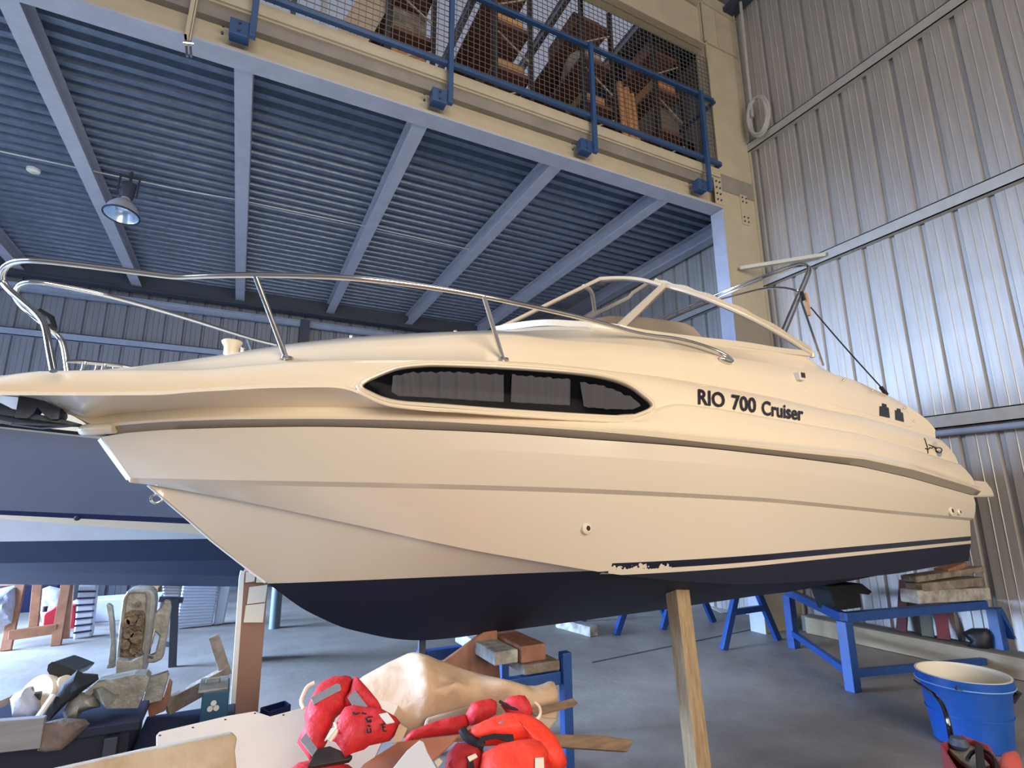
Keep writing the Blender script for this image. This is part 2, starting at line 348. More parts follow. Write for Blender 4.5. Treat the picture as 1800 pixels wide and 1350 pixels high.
mb = MB(); mb.bar(lp + ax * .5, (lp.x + .03, lp.y + .07, 6.15), .03); mb.bar(lp + Vector((-.09, .02, .3)), lp + Vector((-.09, .07, .62)), .02); mb.bar(lp + Vector((.13, .02, .3)), lp + Vector((.13, .07, .62)), .02); mb.bar(lp + Vector((-.1, .07, .62)), lp + Vector((.14, .07, .62)), .03); mb.build('hanger', m_dark, t)
mb = MB(); mb.tube([(-8, 8.45, 6.12), (-1.2, 8.42, 6.1), (-.4, 8.35, 6.1), (1.5, 8.32, 6.1), (3.4, 8.35, 6.1)], .008, 6); tag(mb.build('power_cable', m_white), 'thin pale cable stretched across the underside of the mezzanine deck', 'cable')
dp = PZ(58, 303, 6.08); t = thing('smoke_detector', dp, 'small round white detector under the deck at far left', 'detector')
mb = MB(); mb.lathe([(.05, .0), (.075, .015), (.08, .05), (.06, .06)], dp, (0, 0, 1), 20); mb.build('housing', m_white, t, smooth=True)
mb = MB(); mb.lathe([(.03, -.012), (.03, .002)], dp, (0, 0, 1), 16); mb.build('cover', m_gel2, t)
# coiled hose behind the column
t = thing('coiled_hose', PX(1340, 205, 6.8), 'pale hose coiled on the side wall beside the column', 'hose')
mb = MB(); hc = PX(1336, 205, 6.75)
pts = [hc + Vector((-.04 - .02 * math.sin(i * .37), .19 * math.cos(i * .3) * (1 - i * .003), .33 * math.sin(i * .3) + .02 * math.sin(i * .7))) for i in range(80)]
mb.tube(pts, .022, 8); mb.build('hose', m_girt, t, smooth=True)
mb = MB(); mb.tube([hc + Vector((-.04, .1, .05)), hc + Vector((-.03, .1, .9)), hc + Vector((-.02, .08, 2.4))], .025, 8); mb.build('drop', m_girt, t, smooth=True)
# ================================================================ MAIN BOAT (local axes: x aft from the stem, y to starboard, z up)
BA = math.radians(5); BU = np.array([math.cos(BA), math.sin(BA)]); BN = np.array([math.sin(BA), -math.cos(BA)]); BO = np.array([-.657, 3.198])
HEEL = .21
boat = thing('motor_boat', (BO[0], BO[1], 0), 'large cream motor cruiser with dark bottom standing on timber blocks', 'boat')
boat['_o'] = (0, 0, 0); boat.rotation_euler = (0, 0, BA)
def BLF(px, py, bf):                 # point of a port-side curve whose half breadth is bf(s)
    d = ray(px, py)
    f = lambda s: (lambda q: q[0] * d[1] - q[1] * d[0])(BO + s * BU + bf(s) * BN)
    ss = np.linspace(-1.5, 9.5, 221); v = [f(s) for s in ss]
    for i in range(220):
        if v[i] * v[i + 1] <= 0:
            lo, hi = ss[i], ss[i + 1]; fl_ = f(lo)
            for _ in range(26):
                m = (lo + hi) / 2; fm = f(m)
                if fl_ * fm <= 0: hi = m
                else: lo, fl_ = m, fm
            s = (lo + hi) / 2; q = BO + s * BU + bf(s) * BN; t = np.hypot(*q) / np.hypot(d[0], d[1])
            return (s, bf(s), H + t * d[2])
def BL(px, py, b):
    r = BLF(px, py, lambda s: b); return Vector((r[0], -b, r[2]))
def LZ(px, py, z):
    p = PZ(px, py, z); q = np.array([p.x, p.y]) - BO; return Vector((q @ BU, -(q @ BN), z))
def lw(v): return Vector((BO[0] + v.x * BU[0] - v.y * BN[0], BO[1] + v.x * BU[1] - v.y * BN[1], v.z))
def bR(s): return 1.22 * (1 - max(0, 1 - max(s, 0) / 3.2) ** 2.2)
def bN(s): return .03 + bR(s - .17) * .955
def bC(s): return .03 + 1.05 * (1 - max(0, 1 - max(s - .26, 0) / 3.3) ** 1.9)
def tab(*p):
    xs, ys = zip(*p); return lambda s: float(np.interp(s, xs, ys))
bU = tab((-.5, .28), (-.2, .40), (0, .46), (.3, .58), (.6, .70), (1, .85), (1.5, 1.0), (2.2, 1.12), (3, 1.17), (4.5, 1.18), (6.5, 1.17))
bT = tab((-.5, .26), (-.2, .38), (0, .44), (.3, .55), (.6, .66), (1, .81), (1.5, .95), (2.2, 1.05), (3, 1.09), (4.5, 1.11), (6.5, 1.13))
bWd = tab((-.5, .2), (0, .36), (.6, .56), (1.2, .74), (1.9, .88), (3, .98), (4.8, 1.0), (5.3, 1.01), (5.8, 1.05), (6.2, 1.10), (6.6, 1.13))
pR1 = [(164, 760), (200, 750), (289, 743), (400, 739), (461, 738.5), (550, 738), (640, 739), (750, 742), (840, 747), (1040, 760), (1240, 780), (1400, 797), (1511, 808), (1600, 827), (1700, 857), (1716, 864)]
pR0 = [(178, 768), (222, 761), (289, 755.6), (400, 752), (461, 751), (550, 750), (639, 751.5), (750, 755.6), (890, 761.7), (1040, 773), (1240, 788), (1400, 805.6), (1511, 820), (1600, 840), (1711, 871.5)]
pR2 = [(164, 746), (200, 741), (289, 734), (350, 730), (461, 729), (550, 729), (750, 732), (840, 736), (1040, 752), (1240, 771), (1400, 787), (1511, 798), (1600, 819), (1707, 855)]
pN = [(229, 840), (400, 844), (647, 848), (800, 851.7), (1000, 857.7), (1197, 866.7), (1350, 875.6), (1439, 884), (1572, 898), (1712, 911)]
pC = [(262, 852), (328, 863), (400, 876), (483, 892.5), (567, 910.5), (650, 928), (733, 947), (833, 968), (933, 985), (1033, 1002), (1083, 1010), (1130, 1015), (1170, 1020), (1300, 1028), (1446, 1021), (1572, 1009), (1703, 986)]
pK = [(262, 852), (285, 872), (340, 919), (373, 949), (443, 1005), (471, 1025), (530, 1070), (600, 1103), (643, 1113), (690, 1123), (740, 1126), (800, 1121), (853, 1113), (953, 1100), (1100, 1080), (1167, 1071), (1335, 1046), (1389, 1040)]
pU = [(0, 694.5), (100, 694.5), (200, 694.5), (287, 694), (333, 689), (400, 685.6), (461, 682), (583, 680), (610, 683), (632, 692), (655, 706), (690, 716), (761, 723), (890, 729), (1019, 737), (1085, 740), (1118, 738), (1145, 729), (1168, 718), (1194, 714), (1272, 724), (1361, 740), (1450, 755.6), (1511, 766), (1600, 791), (1687, 819)]
pT = [(0, 665), (14, 658), (40, 654), (90, 651.5), (155, 651), (229, 650), (364, 649), (428, 642), (505, 637), (572, 632), (661, 631), (750, 631), (840, 633), (940, 637), (1050, 649), (1161, 662), (1272, 681), (1361, 698), (1450, 719), (1511, 731), (1600, 755.6), (1653, 772)]
pW = [(973, 597), (1073, 603), (1173, 613), (1283, 628), (1361, 640), (1458, 654.5), (1511, 671), (1564, 695.6), (1600, 715.6), (1633, 740), (1653, 770)]
def curve(px, bf): return [BLF(x, y, bf) for x, y in px]
NS = 130
def resample(pts, g=1.0, n=NS, sm=2, s0=None, s1=None):
    pts = sorted(pts); S = np.array([p[0] for p in pts]); s0 = S[0] if s0 is None else s0; s1 = S[-1] if s1 is None else s1
    t = np.linspace(0, 1, n) ** g; s = s0 + (s1 - s0) * t
    b = np.interp(s, S, [p[1] for p in pts]); z = np.interp(s, S, [p[2] for p in pts])
    for _ in range(sm):
        z[1:-1] = (z[:-2] + 2 * z[1:-1] + z[2:]) / 4; b[2:-1] = (b[1:-2] + 2 * b[2:-1] + b[3:]) / 4
    return s, b, z
def fz(px, bf):
    c = sorted(curve(px, bf)); return lambda s: float(np.interp(s, [p[0] for p in c], [p[2] for p in c]))
def rows_to_mesh(rows, name, m, **kw):
    """rows: (s,b,z) arrays low to high on the port side; mirrored to starboard"""
    L = []
    for sgn in (1, -1):
        for s, b, z in (rows if sgn > 0 else rows[::-1]):
            L.append([Vector((s[i], -sgn * b[i], z[i] + (HEEL * b[i] * .5 if sgn < 0 else 0))) for i in range(len(s))])
    mb = MB(); mb.loft(L, closed=False); n = len(L[0])
    for ci in (0, n - 1):            # closing caps at bow and stern
        idx = [r * n + ci for r in range(len(L))]; mb.f.append(tuple(idx)); mb.mi.append(0)
    return mb, mb.build(name, m, boat, smooth=True, **kw)
# --- hull
G = 1.7
z0 = fz(pR0, lambda s: .03 + bR(s) * .975); 
def rs(px, bf, s1=None):
    S = curve(px, bf); s, b, z = resample(S, G, sm=3); b = np.array([bf(x) for x in s]); return s, b, z
rK = resample([(p[0], 0, p[2]) for p in curve(pK, lambda s: 0.0)] + [(6.36, 0, .80)], G, sm=3)
rK = (rK[0], np.array([.03 * max(0, 1 - (s - .26) / .5) + .008 for s in rK[0]]), rK[2])
rC = rs(pC, bC); rN = rs(pN, bN); rR0 = rs(pR0, lambda s: .03 + bR(s) * .975)
rC2 = (rC[0], np.maximum(.03, rC[1] - .035), rC[2] + .006)
rNl = (rN[0] + 0, np.maximum(.03, rN[1] - .032), rN[2] - .022)
def mid(a, b, f, bulge=0): return tuple((a[i] * (1 - f) + b[i] * f) + (bulge * np.minimum(1, (a[0] - a[0][0]) / 1.5) if i == 1 else 0) for i in range(3))
hull_rows = [rK, mid(rK, rC2, .35, -.01), mid(rK, rC2, .68, -.012), rC2, rC, mid(rC, rNl, .5, .012), rNl, rN, mid(rN, rR0, .33, .012), mid(rN, rR0, .66, .014), rR0]
m_hull = mat('hull_gelcoat_and_antifouling', 'e6d3b6', .24, coat=.5)
nt = m_hull.node_tree; pb = nt.nodes['Principled BSDF']
tc = nt.nodes.new('ShaderNodeTexCoord'); sx = nt.nodes.new('ShaderNodeSeparateXYZ'); nt.links.new(tc.outputs['Object'], sx.inputs[0])
def mth(op, a, b, c=None):
    n = nt.nodes.new('ShaderNodeMath'); n.operation = op
    for i, v in enumerate((a, b, c)):
        if v is None: continue
        if isinstance(v, (int, float)): n.inputs[i].default_value = v
        else: nt.links.new(v, n.inputs[i])
    return n.outputs[0]
def side_z(px, py):                  # height of a point on the topsides between chine and knuckle
    return BLF(px, py, lambda s: bC(s) + .03)
a1, a2 = side_z(1110, 1011), side_z(1706, 955); sl = (a2[2] - a1[2]) / (a2[0] - a1[0]); ic = a1[2] - sl * a1[0]   # antifouling edge aft
line = mth('ADD', mth('MULTIPLY', sx.outputs[0], sl), ic)
kz = float(np.interp(BLF(471, 1025, lambda s: 0)[0], rK[0], rK[2])); cz = side_z(1060, 1006)
s_a = BLF(471, 1025, lambda s: 0)[0]; sl2 = (cz[2] - kz) / (cz[0] - s_a)
line2 = mth('ADD', mth('MULTIPLY', sx.outputs[0], sl2), kz - sl2 * s_a)
aft = mth('GREATER_THAN', sx.outputs[0], cz[0] + .05)
edge = mth('ADD', mth('MULTIPLY', line, aft), mth('MULTIPLY', line2, mth('SUBTRACT', 1, aft)))
wob = nt.nodes.new('ShaderNodeTexNoise'); wob.inputs['Scale'].default_value = 30; nt.links.new(tc.outputs['Object'], wob.inputs[0])
near = mth('LESS_THAN', sx.outputs[0], cz[0] + .42)
dz = mth('SUBTRACT', sx.outputs[2], edge)
anti = mth('LESS_THAN', dz, 0)
w0 = (side_z(1400, 989)[2] - side_z(1400, 994)[2]) ; 
ws = .026; wb = .064
jag = mth('MULTIPLY', mth('MULTIPLY', mth('SUBTRACT', wob.outputs[0], .42), near), .13)
s_lo = mth('GREATER_THAN', mth('SUBTRACT', dz, jag), ws); s_hi = mth('LESS_THAN', dz, wb)
side = mth('GREATER_THAN', sx.outputs[0], cz[0] + .06)
stripe = mth('MULTIPLY', mth('MULTIPLY', s_lo, s_hi), side)
navy = mth('MINIMUM', mth('ADD', anti, stripe), 1)
mixc = nt.nodes.new('ShaderNodeMix'); mixc.data_type = 'RGBA'; nt.links.new(navy, mixc.inputs[0]); mixc.inputs[6].default_value = srgb('d8c9b2'); mixc.inputs[7].default_value = srgb('10142a')
nt.links.new(mixc.outputs[2], pb.inputs['Base Color'])
nt.links.new(mth('ADD', mth('MULTIPLY', anti, .45), .22), pb.inputs['Roughness']); nt.links.new(mth('MULTIPLY', mth('SUBTRACT', 1, anti), .5), pb.inputs['Coat Weight'])
mbh, hull = rows_to_mesh(hull_rows, 'hull', m_hull, angle=8.5)
mb = MB(); sp = [BL(x, y, .031) + Vector((-.002, 0, 0)) for x, y in ((178, 770), (191, 789), (204, 807), (217, 825), (229, 841))]
mb.loft([[p for p in sp], [Vector((p.x - .014, 0, p.z - .008)) for p in sp], [Vector((p.x, -p.y, p.z)) for p in sp]]); mb.build('stem_band', mat('side_lit_stem_band', 'eceef2', .18, coat=.5), boat, smooth=True)  # flat stem face: strong side light put into the band's white
mb = MB(); mb.tube([BL(x, y, 0) + Vector((-.004, 0, 0)) for x, y in ((262, 852), (300, 885), (340, 919), (373, 949), (443, 1004), (468, 1023))], .008, 8); mb.build('stem_edge', mat('side_lit_stem_edge', 'e4e2e0', .2), boat, smooth=True)  # thin line added on the lower stem, side light put into its white
# --- deck moulding
zR1 = fz(pR1, bR); zR2 = fz(pR2, bR); zU = fz(pU, bU); zT = fz(pT, bT); zW = fz(pW, bWd)
S0 = -.47; zst = zR1(0)
ridge_s = BLF(62, 697, lambda s: .03)[0]
def rid(s): return float(np.interp(s, [S0, ridge_s, 0], [BLF(0, 692, lambda s: .03)[2] + .01, BLF(62, 697, lambda s: .03)[2], BLF(166, 744, lambda s: .03)[2]]))
def drow(bf, zf, s1, sm=3, ext=True, dzx=0):
    s = S0 + (s1 - S0) * np.linspace(0, 1, 210); b = []; z = []
    for x in s:
        if ext and x < 0: b.append(.03); z.append(rid(x) + dzx)
        else: b.append(max(.03, bf(x))); z.append(zf(x))
    b = np.array(b); z = np.array(z)
    for _ in range(sm): z[1:-1] = (z[:-2] + 2 * z[1:-1] + z[2:]) / 4; b[1:-1] = (b[:-2] + 2 * b[1:-1] + b[2:]) / 4
    return s, b, z
eR = curve([pR1[-1]], bR)[0][0]; eU = curve([pU[-1]], bU)[0][0]; eT = curve([pT[-1]], bT)[0][0]
zR0 = fz(pR0, lambda s: .03 + bR(s) * .975)
d = []
d.append(drow(lambda s: bR(s) + .0, lambda s: zR0(s) + .004, eR, dzx=-.006))
d.append(drow(lambda s: bR(s) + .035, lambda s: zR1(s), eR, dzx=-.004))
d.append(drow(lambda s: bR(s) + .042, lambda s: (zR1(s) * .55 + zR2(s) * .45), eR, dzx=-.002))
d.append(drow(lambda s: bR(s) + .028, lambda s: zR2(s), eR))
d.append(drow(lambda s: bR(s) + .012, lambda s: zR2(s) + .012, eR))
d.append(drow(lambda s: bR(s) + .008, lambda s: zR2(s) + .035, eR - .02))
def bulge(f, k): return (lambda s: (bR(s) + .008) * (1 - f) + bU(s) * f + k * min(1, max(0, s) / 1.2), lambda s: (zR2(s) + .035) * (1 - f) + zU(s) * f)
for f, k_ in ((.35, .012), (.7, .016)):
    bf, zf = bulge(f, k_); d.append(drow(bf, zf, eR * (1 - f) + eU * f))
d.append(drow(lambda s: bU(s) + .016, lambda s: zU(s) - .004, eU, ext=False, sm=2))
d.append(drow(lambda s: bU(s) + .010, lambda s: zU(s) + .010, eU, ext=False, sm=2))
d.append(drow(lambda s: bU(s) - .006, lambda s: zU(s) + .018, eU, ext=False, sm=2))
for f in (.3, .65):
    d.append(drow(lambda s, f=f: bU(s) * (1 - f) + bT(s) * f + .012, lambda s, f=f: (zU(s) + .018) * (1 - f) + zT(s) * f, eU * (1 - f) + eT * f, ext=False))
d.append(drow(lambda s: bT(s) + .006, lambda s: zT(s) - .010, eT, ext=False))
d.append(drow(lambda s: bT(s) - .010, lambda s: zT(s) + .002, eT, ext=False))
d.append(drow(lambda s: bT(s) - .034, lambda s: zT(s) + .006, eT, ext=False))
# trunk shoulder and crown
bQ = tab((-.5, .12), (.05, .28), (.3, .30), (.8, .40), (1.5, .46), (2.0, .50), (2.25, .58), (2.45, .68), (2.72, .75), (3.4, .80), (3.83, .86), (4.18, .90), (4.56, .93), (5.3, .90), (5.8, .93), (6.2, .96), (6.6, .99))
zQ = tab((-.5, zT(-.4) + .004), (.04, zT(0) + .008), (.13, 2.215), (.31, 2.275), (.52, 2.335), (.8, 2.415), (1.1, 2.49), (1.55, 2.58), (2.0, 2.66), (2.25, 2.70), (2.72, 2.715), (3.4, 2.725), (4.2, 2.735), (4.56, 2.74), (4.8, 2.66), (5.28, 2.60), (5.78, 2.51), (6.14, 2.42), (6.3, 2.3), (6.6, 2.2))
def zWr(s):
    a = zT(s) * .45 + zQ(s) * .55; b_ = zW(s); f = min(1, max(0, (s - 1.3) / .9)); return a * (1 - f) + b_ * f
f_ = .5
d.append(drow(lambda s: (bT(s) - .034) * .5 + bWd(s) * .5, lambda s: zT(s) * .5 + zWr(s) * .5 + .012, eT, ext=False))
d.append(drow(lambda s: bWd(s) + .006, lambda s: zWr(s) - .008, eT, ext=False, sm=5))
d.append(drow(lambda s: bWd(s) - .02, lambda s: zWr(s) + .010, eT, ext=False, sm=5))
d.append(drow(lambda s: bWd(s) * .45 + bQ(s) * .55, lambda s: zWr(s) * .4 + zQ(s) * .6 + (.0 if s < 2 else .0), eT, ext=False, sm=5))
d.append(drow(bQ, zQ, eT, ext=False, sm=5))
def zc(s): return zQ(s) + (.03 if s < 2 else 0) if s < 2.5 else max(2.2, zQ(s) - .45 * min(1, (s - 2.5) / .3))
d.append(drow(lambda s: bQ(s) * .8, lambda s: zQ(s) + .014 if s < 2.5 else zc(s), eT, ext=False, sm=5))
d.append(drow(lambda s: .03, zc, eT, ext=False, sm=5))
mbr, rub = rows_to_mesh([(d[0][0], d[0][1] - .002, d[0][2]), d[0], d[1]], 'rub_rail', mat('rub_rail_grey', '938877', .45), angle=50)
mbd, deck = rows_to_mesh(d[1:], 'deck', m_gel, angle=50)
def bvh_of(mb): return BVHTree.FromPolygons([Vector(v) for v in mb.v], [tuple(f) for f in mb.f if len(f) == 4])
BV = [bvh_of(mbd), bvh_of(mbh)]
Rl = Matrix.Rotation(-BA, 3, 'Z')
def hit(px, py, off=.0, which=0):
    o = Rl @ (Vector((0, 0, H)) - Vector((BO[0], BO[1], 0))); dd = (Rl @ Vector(ray(px, py))).normalized()
    loc, nrm, i, t = BV[which].ray_cast(o, dd)
    if loc is None: return None
    if nrm.dot(dd) > 0: nrm = -nrm
    return loc + nrm * off
def refine(poly, step):
    Q = []
    for i in range(len(poly)):
        a = Vector(poly[i]); b = Vector(poly[(i + 1) % len(poly)]); m = max(1, int((b - a).length / step)); Q += [a.lerp(b, k / m) for k in range(m)]
    return Q
def inside(x, y, poly):
    c = False; j = len(poly) - 1
    for i in range(len(poly)):
        if (poly[i][1] > y) != (poly[j][1] > y) and x < (poly[j][0] - poly[i][0]) * (y - poly[i][1]) / (poly[j][1] - poly[i][1]) + poly[i][0]: c = not c
        j = i
    return c
def decal(poly, off, name, m, parent, step=10, which=0, solid=.003, warp=None):
    out = refine(poly, step); n = len(out); pts = list(out)
    xs = [p[0] for p in poly]; ys = [p[1] for p in poly]; x = min(xs) + step
    while x < max(xs):
        y = min(ys) + step
        while y < max(ys):
            if inside(x, y, poly) and min((Vector((x, y)) - q).length for q in out) > step * .5: pts.append(Vector((x, y)))
            y += step
        x += step
    r = delaunay_2d_cdt(pts, [], [list(range(n))], 1, 1e-6); V = []
    for v in r[0]:
        h = hit(v[0], v[1], off + (warp(v[0], v[1]) if warp else 0), which) or hit(v[0] - 3, v[1], off, which) or hit(v[0], v[1] + 4, off, which); V.append(h or Vector((0, 0, 0)))
    mb = MB(); mb.add(V, [tuple(f) for f in r[2]]); o = mb.build(name, m, parent, smooth=True, angle=60)
    return o
# --- cabin window
pwin = [(638, 679), (658, 667.7), (697, 653), (745, 647), (793, 647), (890, 651), (987, 658), (1051, 666), (1099, 680), (1128, 700), (1140, 711), (1138, 718), (1116, 727), (1096, 730.5), (1019, 727), (890, 719), (761, 709), (713, 705.7), (680, 700), (655, 690)]
def catm(P, n=4):
    out = []
    for i in range(len(P)):
        p0, p1, p2, p3 = [Vector(P[(i + k) % len(P)]) for k in (-1, 0, 1, 2)]
        for k in range(n):
            t = k / n; q = .5 * ((2 * p1) + (p2 - p0) * t + (2 * p0 - 5 * p1 + 4 * p2 - p3) * t * t + (3 * p1 - p0 - 3 * p2 + p3) * t ** 3); out.append((q.x, q.y))
    return out
cw = Vector((890, 690)); pwin = catm(pwin)
def scaled(poly, dxy, c=cw):
    out = []
    for i, p in enumerate(poly):
        a = Vector(poly[i - 1]); b = Vector(poly[(i + 1) % len(poly)]); t = (b - a).normalized(); nn = Vector((t.y, -t.x))
        if nn.dot(Vector(p) - c) < 0: nn = -nn
        out.append(tuple(Vector(p) + nn * dxy))
    return out
m_glassd = mat('dark_tinted_pane', '14161c', .06, spec=.12)
nt = m_glassd.node_tree; mxs = nt.nodes.new('ShaderNodeMixShader'); tp = nt.nodes.new('ShaderNodeBsdfTransparent'); tp.inputs[0].default_value = (.62, .62, .65, 1)
mxs.inputs[0].default_value = .16; nt.links.new(tp.outputs[0], mxs.inputs[1]); nt.links.new(nt.nodes['Principled BSDF'].outputs[0], mxs.inputs[2]); nt.links.new(mxs.outputs[0], nt.nodes['Material Output'].inputs[0])
win = decal(pwin, .004, 'cabin_window', mat('window_black_border', '0b0c10', .5, spec=.08), boat, step=6)
cur = [(690, 664), (720, 658), (793, 657), (883, 662), (883, 708), (760, 700), (700, 697), (688, 690)]
cur2 = [(897, 662), (1001, 670), (1000, 714), (895, 708)]; cur3 = [(1017, 674), (1062, 682), (1105, 700), (1124, 714), (1108, 721), (1060, 720), (1022, 716)]
m_curt = mat('grey_curtain_cloth', '8b8784', .9, bump=.2)
pl = lambda x, y: .005 * math.sin(x * .40 + .4 * math.sin(y * .1)) + .004 * math.sin(x * .21 + 1)
for c_ in (cur, cur2, cur3): decal(c_, .018, 'curtain', m_curt, win, step=3, warp=pl)
decal(pwin, .033, 'window_pane', m_glassd, win, step=6)
fr = [hit(p[0], p[1], .008) for p in refine(scaled(pwin, 3.5), 8)]
mb = MB(); mb.tube([p for p in fr if p], .011, 8, closed=True); mb.build('window_surround', m_gel2, win, smooth=True)
fr = [hit(p[0], p[1], .000) for p in refine(scaled(pwin, 10), 8)]
mb = MB(); mb.tube([p for p in fr if p], .009, 8, closed=True); mb.build('moulded_rim', m_gel, win, smooth=True)
# --- lettering
def text_on(body, quad, name, m, off=.0065, which=0, bold=.026):
    cu = bpy.data.curves.new(name, 'FONT'); cu.body = body; cu.size = 1; cu.offset = bold; cu.resolution_u = 3
    tmp = bpy.data.objects.new('tmp', cu); C.objects.link(tmp); bpy.context.view_layer.update()
    me = bpy.data.meshes.new_from_object(tmp); bpy.data.objects.remove(tmp)
    xs = [v.co.x for v in me.vertices]; x0, x1 = min(xs), max(xs); h = .73
    (tlx, tly), (trx, try_), (brx, bry), (blx, bly) = quad; V = []
    import bmesh
    bm = bmesh.new(); bm.from_mesh(me); bmesh.ops.triangulate(bm, faces=bm.faces[:])
    for _ in range(2): bmesh.ops.subdivide_edges(bm, edges=[e for e in bm.edges if e.calc_length() > .09], cuts=2, use_grid_fill=True)
    bmesh.ops.triangulate(bm, faces=bm.faces[:]); bm.to_mesh(me); bm.free()
    for v in me.vertices:
        u = (v.co.x - x0) / (x1 - x0); w = v.co.y / h
        bx = blx + (brx - blx) * u; by = bly + (bry - bly) * u; tx = tlx + (trx - tlx) * u; ty = tly + (try_ - tly) * u
        V.append(hit(bx + (tx - bx) * w, by + (ty - by) * w, off, which) or Vector())
    mb = MB(); mb.add(V, [tuple(p.vertices) for p in me.polygons]); bpy.data.meshes.remove(me)
    return mb.build(name, m, boat)
m_letter = mat('lettering_vinyl', '1a1626', .4)
text_on('RIO', [(1226, 684), (1273, 691), (1273, 716.5), (1226, 710)], 'lettering', m_letter)
text_on('700', [(1285, 693.5), (1328, 700), (1328, 725.5), (1285.5, 719)], 'lettering', m_letter)
text_on('Cruiser', [(1338, 704), (1411, 715.5), (1411, 739.5), (1338, 728.5)], 'lettering', m_letter)
# --- bow rail
rail = [(1000, 553, 2.6), (850, 520, 2.6), (735, 501, 2.6), (620, 488, 2.6), (530, 484, 2.6), (448, 483, 2.6), (370, 484, 2.6), (315, 487, 2.6), (285, 484, 2.6), (200, 473, 2.6), (120, 463, 2.6), (60, 457, 2.6), (32, 458, 2.6), (12, 466, 2.59), (3, 478, 2.57), (3, 492, 2.55), (14, 508, 2.51), (42, 532, 2.45), (70, 556, 2.39), (80, 574, 2.34), (85, 605, 2.25), (94, 652, 2.13)]
def smooth_path(P, n=3):
    for _ in range(n):
        Q = [P[0]]
        for a, b in zip(P[:-1], P[1:]): Q += [a.lerp(b, .25), a.lerp(b, .75)]
        Q.append(P[-1]); P = Q
    return P
br = MB(); br.tube(smooth_path([hit(1283, 637, .02), hit(1274, 632, .035), hit(1250, 623, .04), hit(1190, 606, .045), LZ(1130, 589, 2.64), LZ(1065, 570, 2.62)] + [LZ(*p) for p in rail], 2), .0135, 12)
rb = br.build('bow_rail', m_chrome, boat, smooth=True)
mb = MB(); mb.tube(smooth_path([LZ(485, 606, 2.76), LZ(435, 594, 2.76), LZ(325, 558, 2.76), LZ(200, 522, 2.76), LZ(120, 505, 2.76), LZ(62, 494, 2.76), LZ(38, 498, 2.75), LZ(27, 510, 2.73), LZ(26, 524, 2.69), LZ(40, 540, 2.62), LZ(75, 568, 2.54), LZ(100, 588, 2.50), LZ(112, 602, 2.46), LZ(119, 655, 2.3)], 2), .0135, 12)
mb.build('bow_rail', m_chrome, boat, smooth=True)
for a, b_ in (((448, 483, 2.6), hit(504, 632, 0)), ((850, 520, 2.6), hit(885, 634, 0))):
    mb = MB(); mb.tube([LZ(*a), b_], .012, 12); mb.lathe([(.03, 0), (.028, .012)], b_, (0, 0, 1), 16); mb.build('stanchion', m_chrome, boat, smooth=True)
mb = MB(); mb.tube([LZ(433, 593, 2.76), LZ(442, 616, 2.70)], .011, 10); mb.build('stanchion', m_chrome, boat, smooth=True)
e = hit(1284, 638, .012) or hit(1284, 644, .03); e2 = hit(1262, 631, .012) or hit(1262, 640, .03); mb = MB(); mb.tube([e2.lerp(e, u_) for u_ in (0, .12, .4, .75, .95, 1.05)], [.006, .018, .024, .024, .016, .004], 14); mb.build('rail_end_fitting', m_chrome, boat, smooth=True)
mb = MB(); mb.tube([LZ(68, 545, 2.62), LZ(88, 560, 2.58), LZ(96, 578, 2.52)], [.012, .022, .014], 8); mb.build('rail_strap', m_black, boat, smooth=True)
zn = BL(157, 757, 0).z; mb = MB(); mb.tube(smooth_path([Vector(p) for p in ((.10, -.115, zn + .005), (.03, -.075, zn), (-.02, -.035, zn), (-.028, 0, zn), (-.02, .035, zn), (.03, .075, zn), (.10, .115, zn + .005))], 2), .026, 12); mb.build('bow_nose', m_gel2, boat, smooth=True)
# cleats, vent, studs on the foredeck
for px, b_ in ((165, .30), (186, -.1)):
    c0 = BL(px, 651, b_)
    z_ = c0.z
    mb = MB(); mb.tube([c0 + Vector((-.1, 0, .028)), c0 + Vector((-.05, 0, .034)), c0 + Vector((.05, 0, .034)), c0 + Vector((.1, 0, .03))], [.006, .010, .010, .006], 8)
    for q in (-.035, .035): mb.lathe([(.02, -.02), (.011, .0), (.010, .034)], c0 + Vector((q, 0, 0)), (0, 0, 1), 12)
    mb.build('cleat', m_chrome, boat, smooth=True)
c0 = BL(406, 622, .25); mb = MB(); mb.lathe([(.035, -.03), (.035, .035), (.045, .05), (.05, .062), (.045, .068)], c0, (0, 0, 1), 24); mb.build('deck_vent', m_gel2, boat, smooth=True)
for px, py, b_ in ((426, 618, .2), (617, 596, .35), (800, 587, .4)):
    c0 = BL(px, py, b_); mb = MB(); mb.lathe([(.009, -.03), (.009, .015), (.012, .018), (.011, .024)], c0, (0, 0, 1), 12); mb.build('deck_stud', m_chrome, boat, smooth=True)
# --- bow eye
mb = MB(); cpt = [BL(x, y, .0) for x, y in ((288, 876), (276, 868), (266, 871), (265, 880), (272, 885), (282, 882), (290, 876))]; mb.tube(smooth_path(cpt, 2), .006, 8); mb.build('bow_eye', m_chrome, boat, smooth=True)
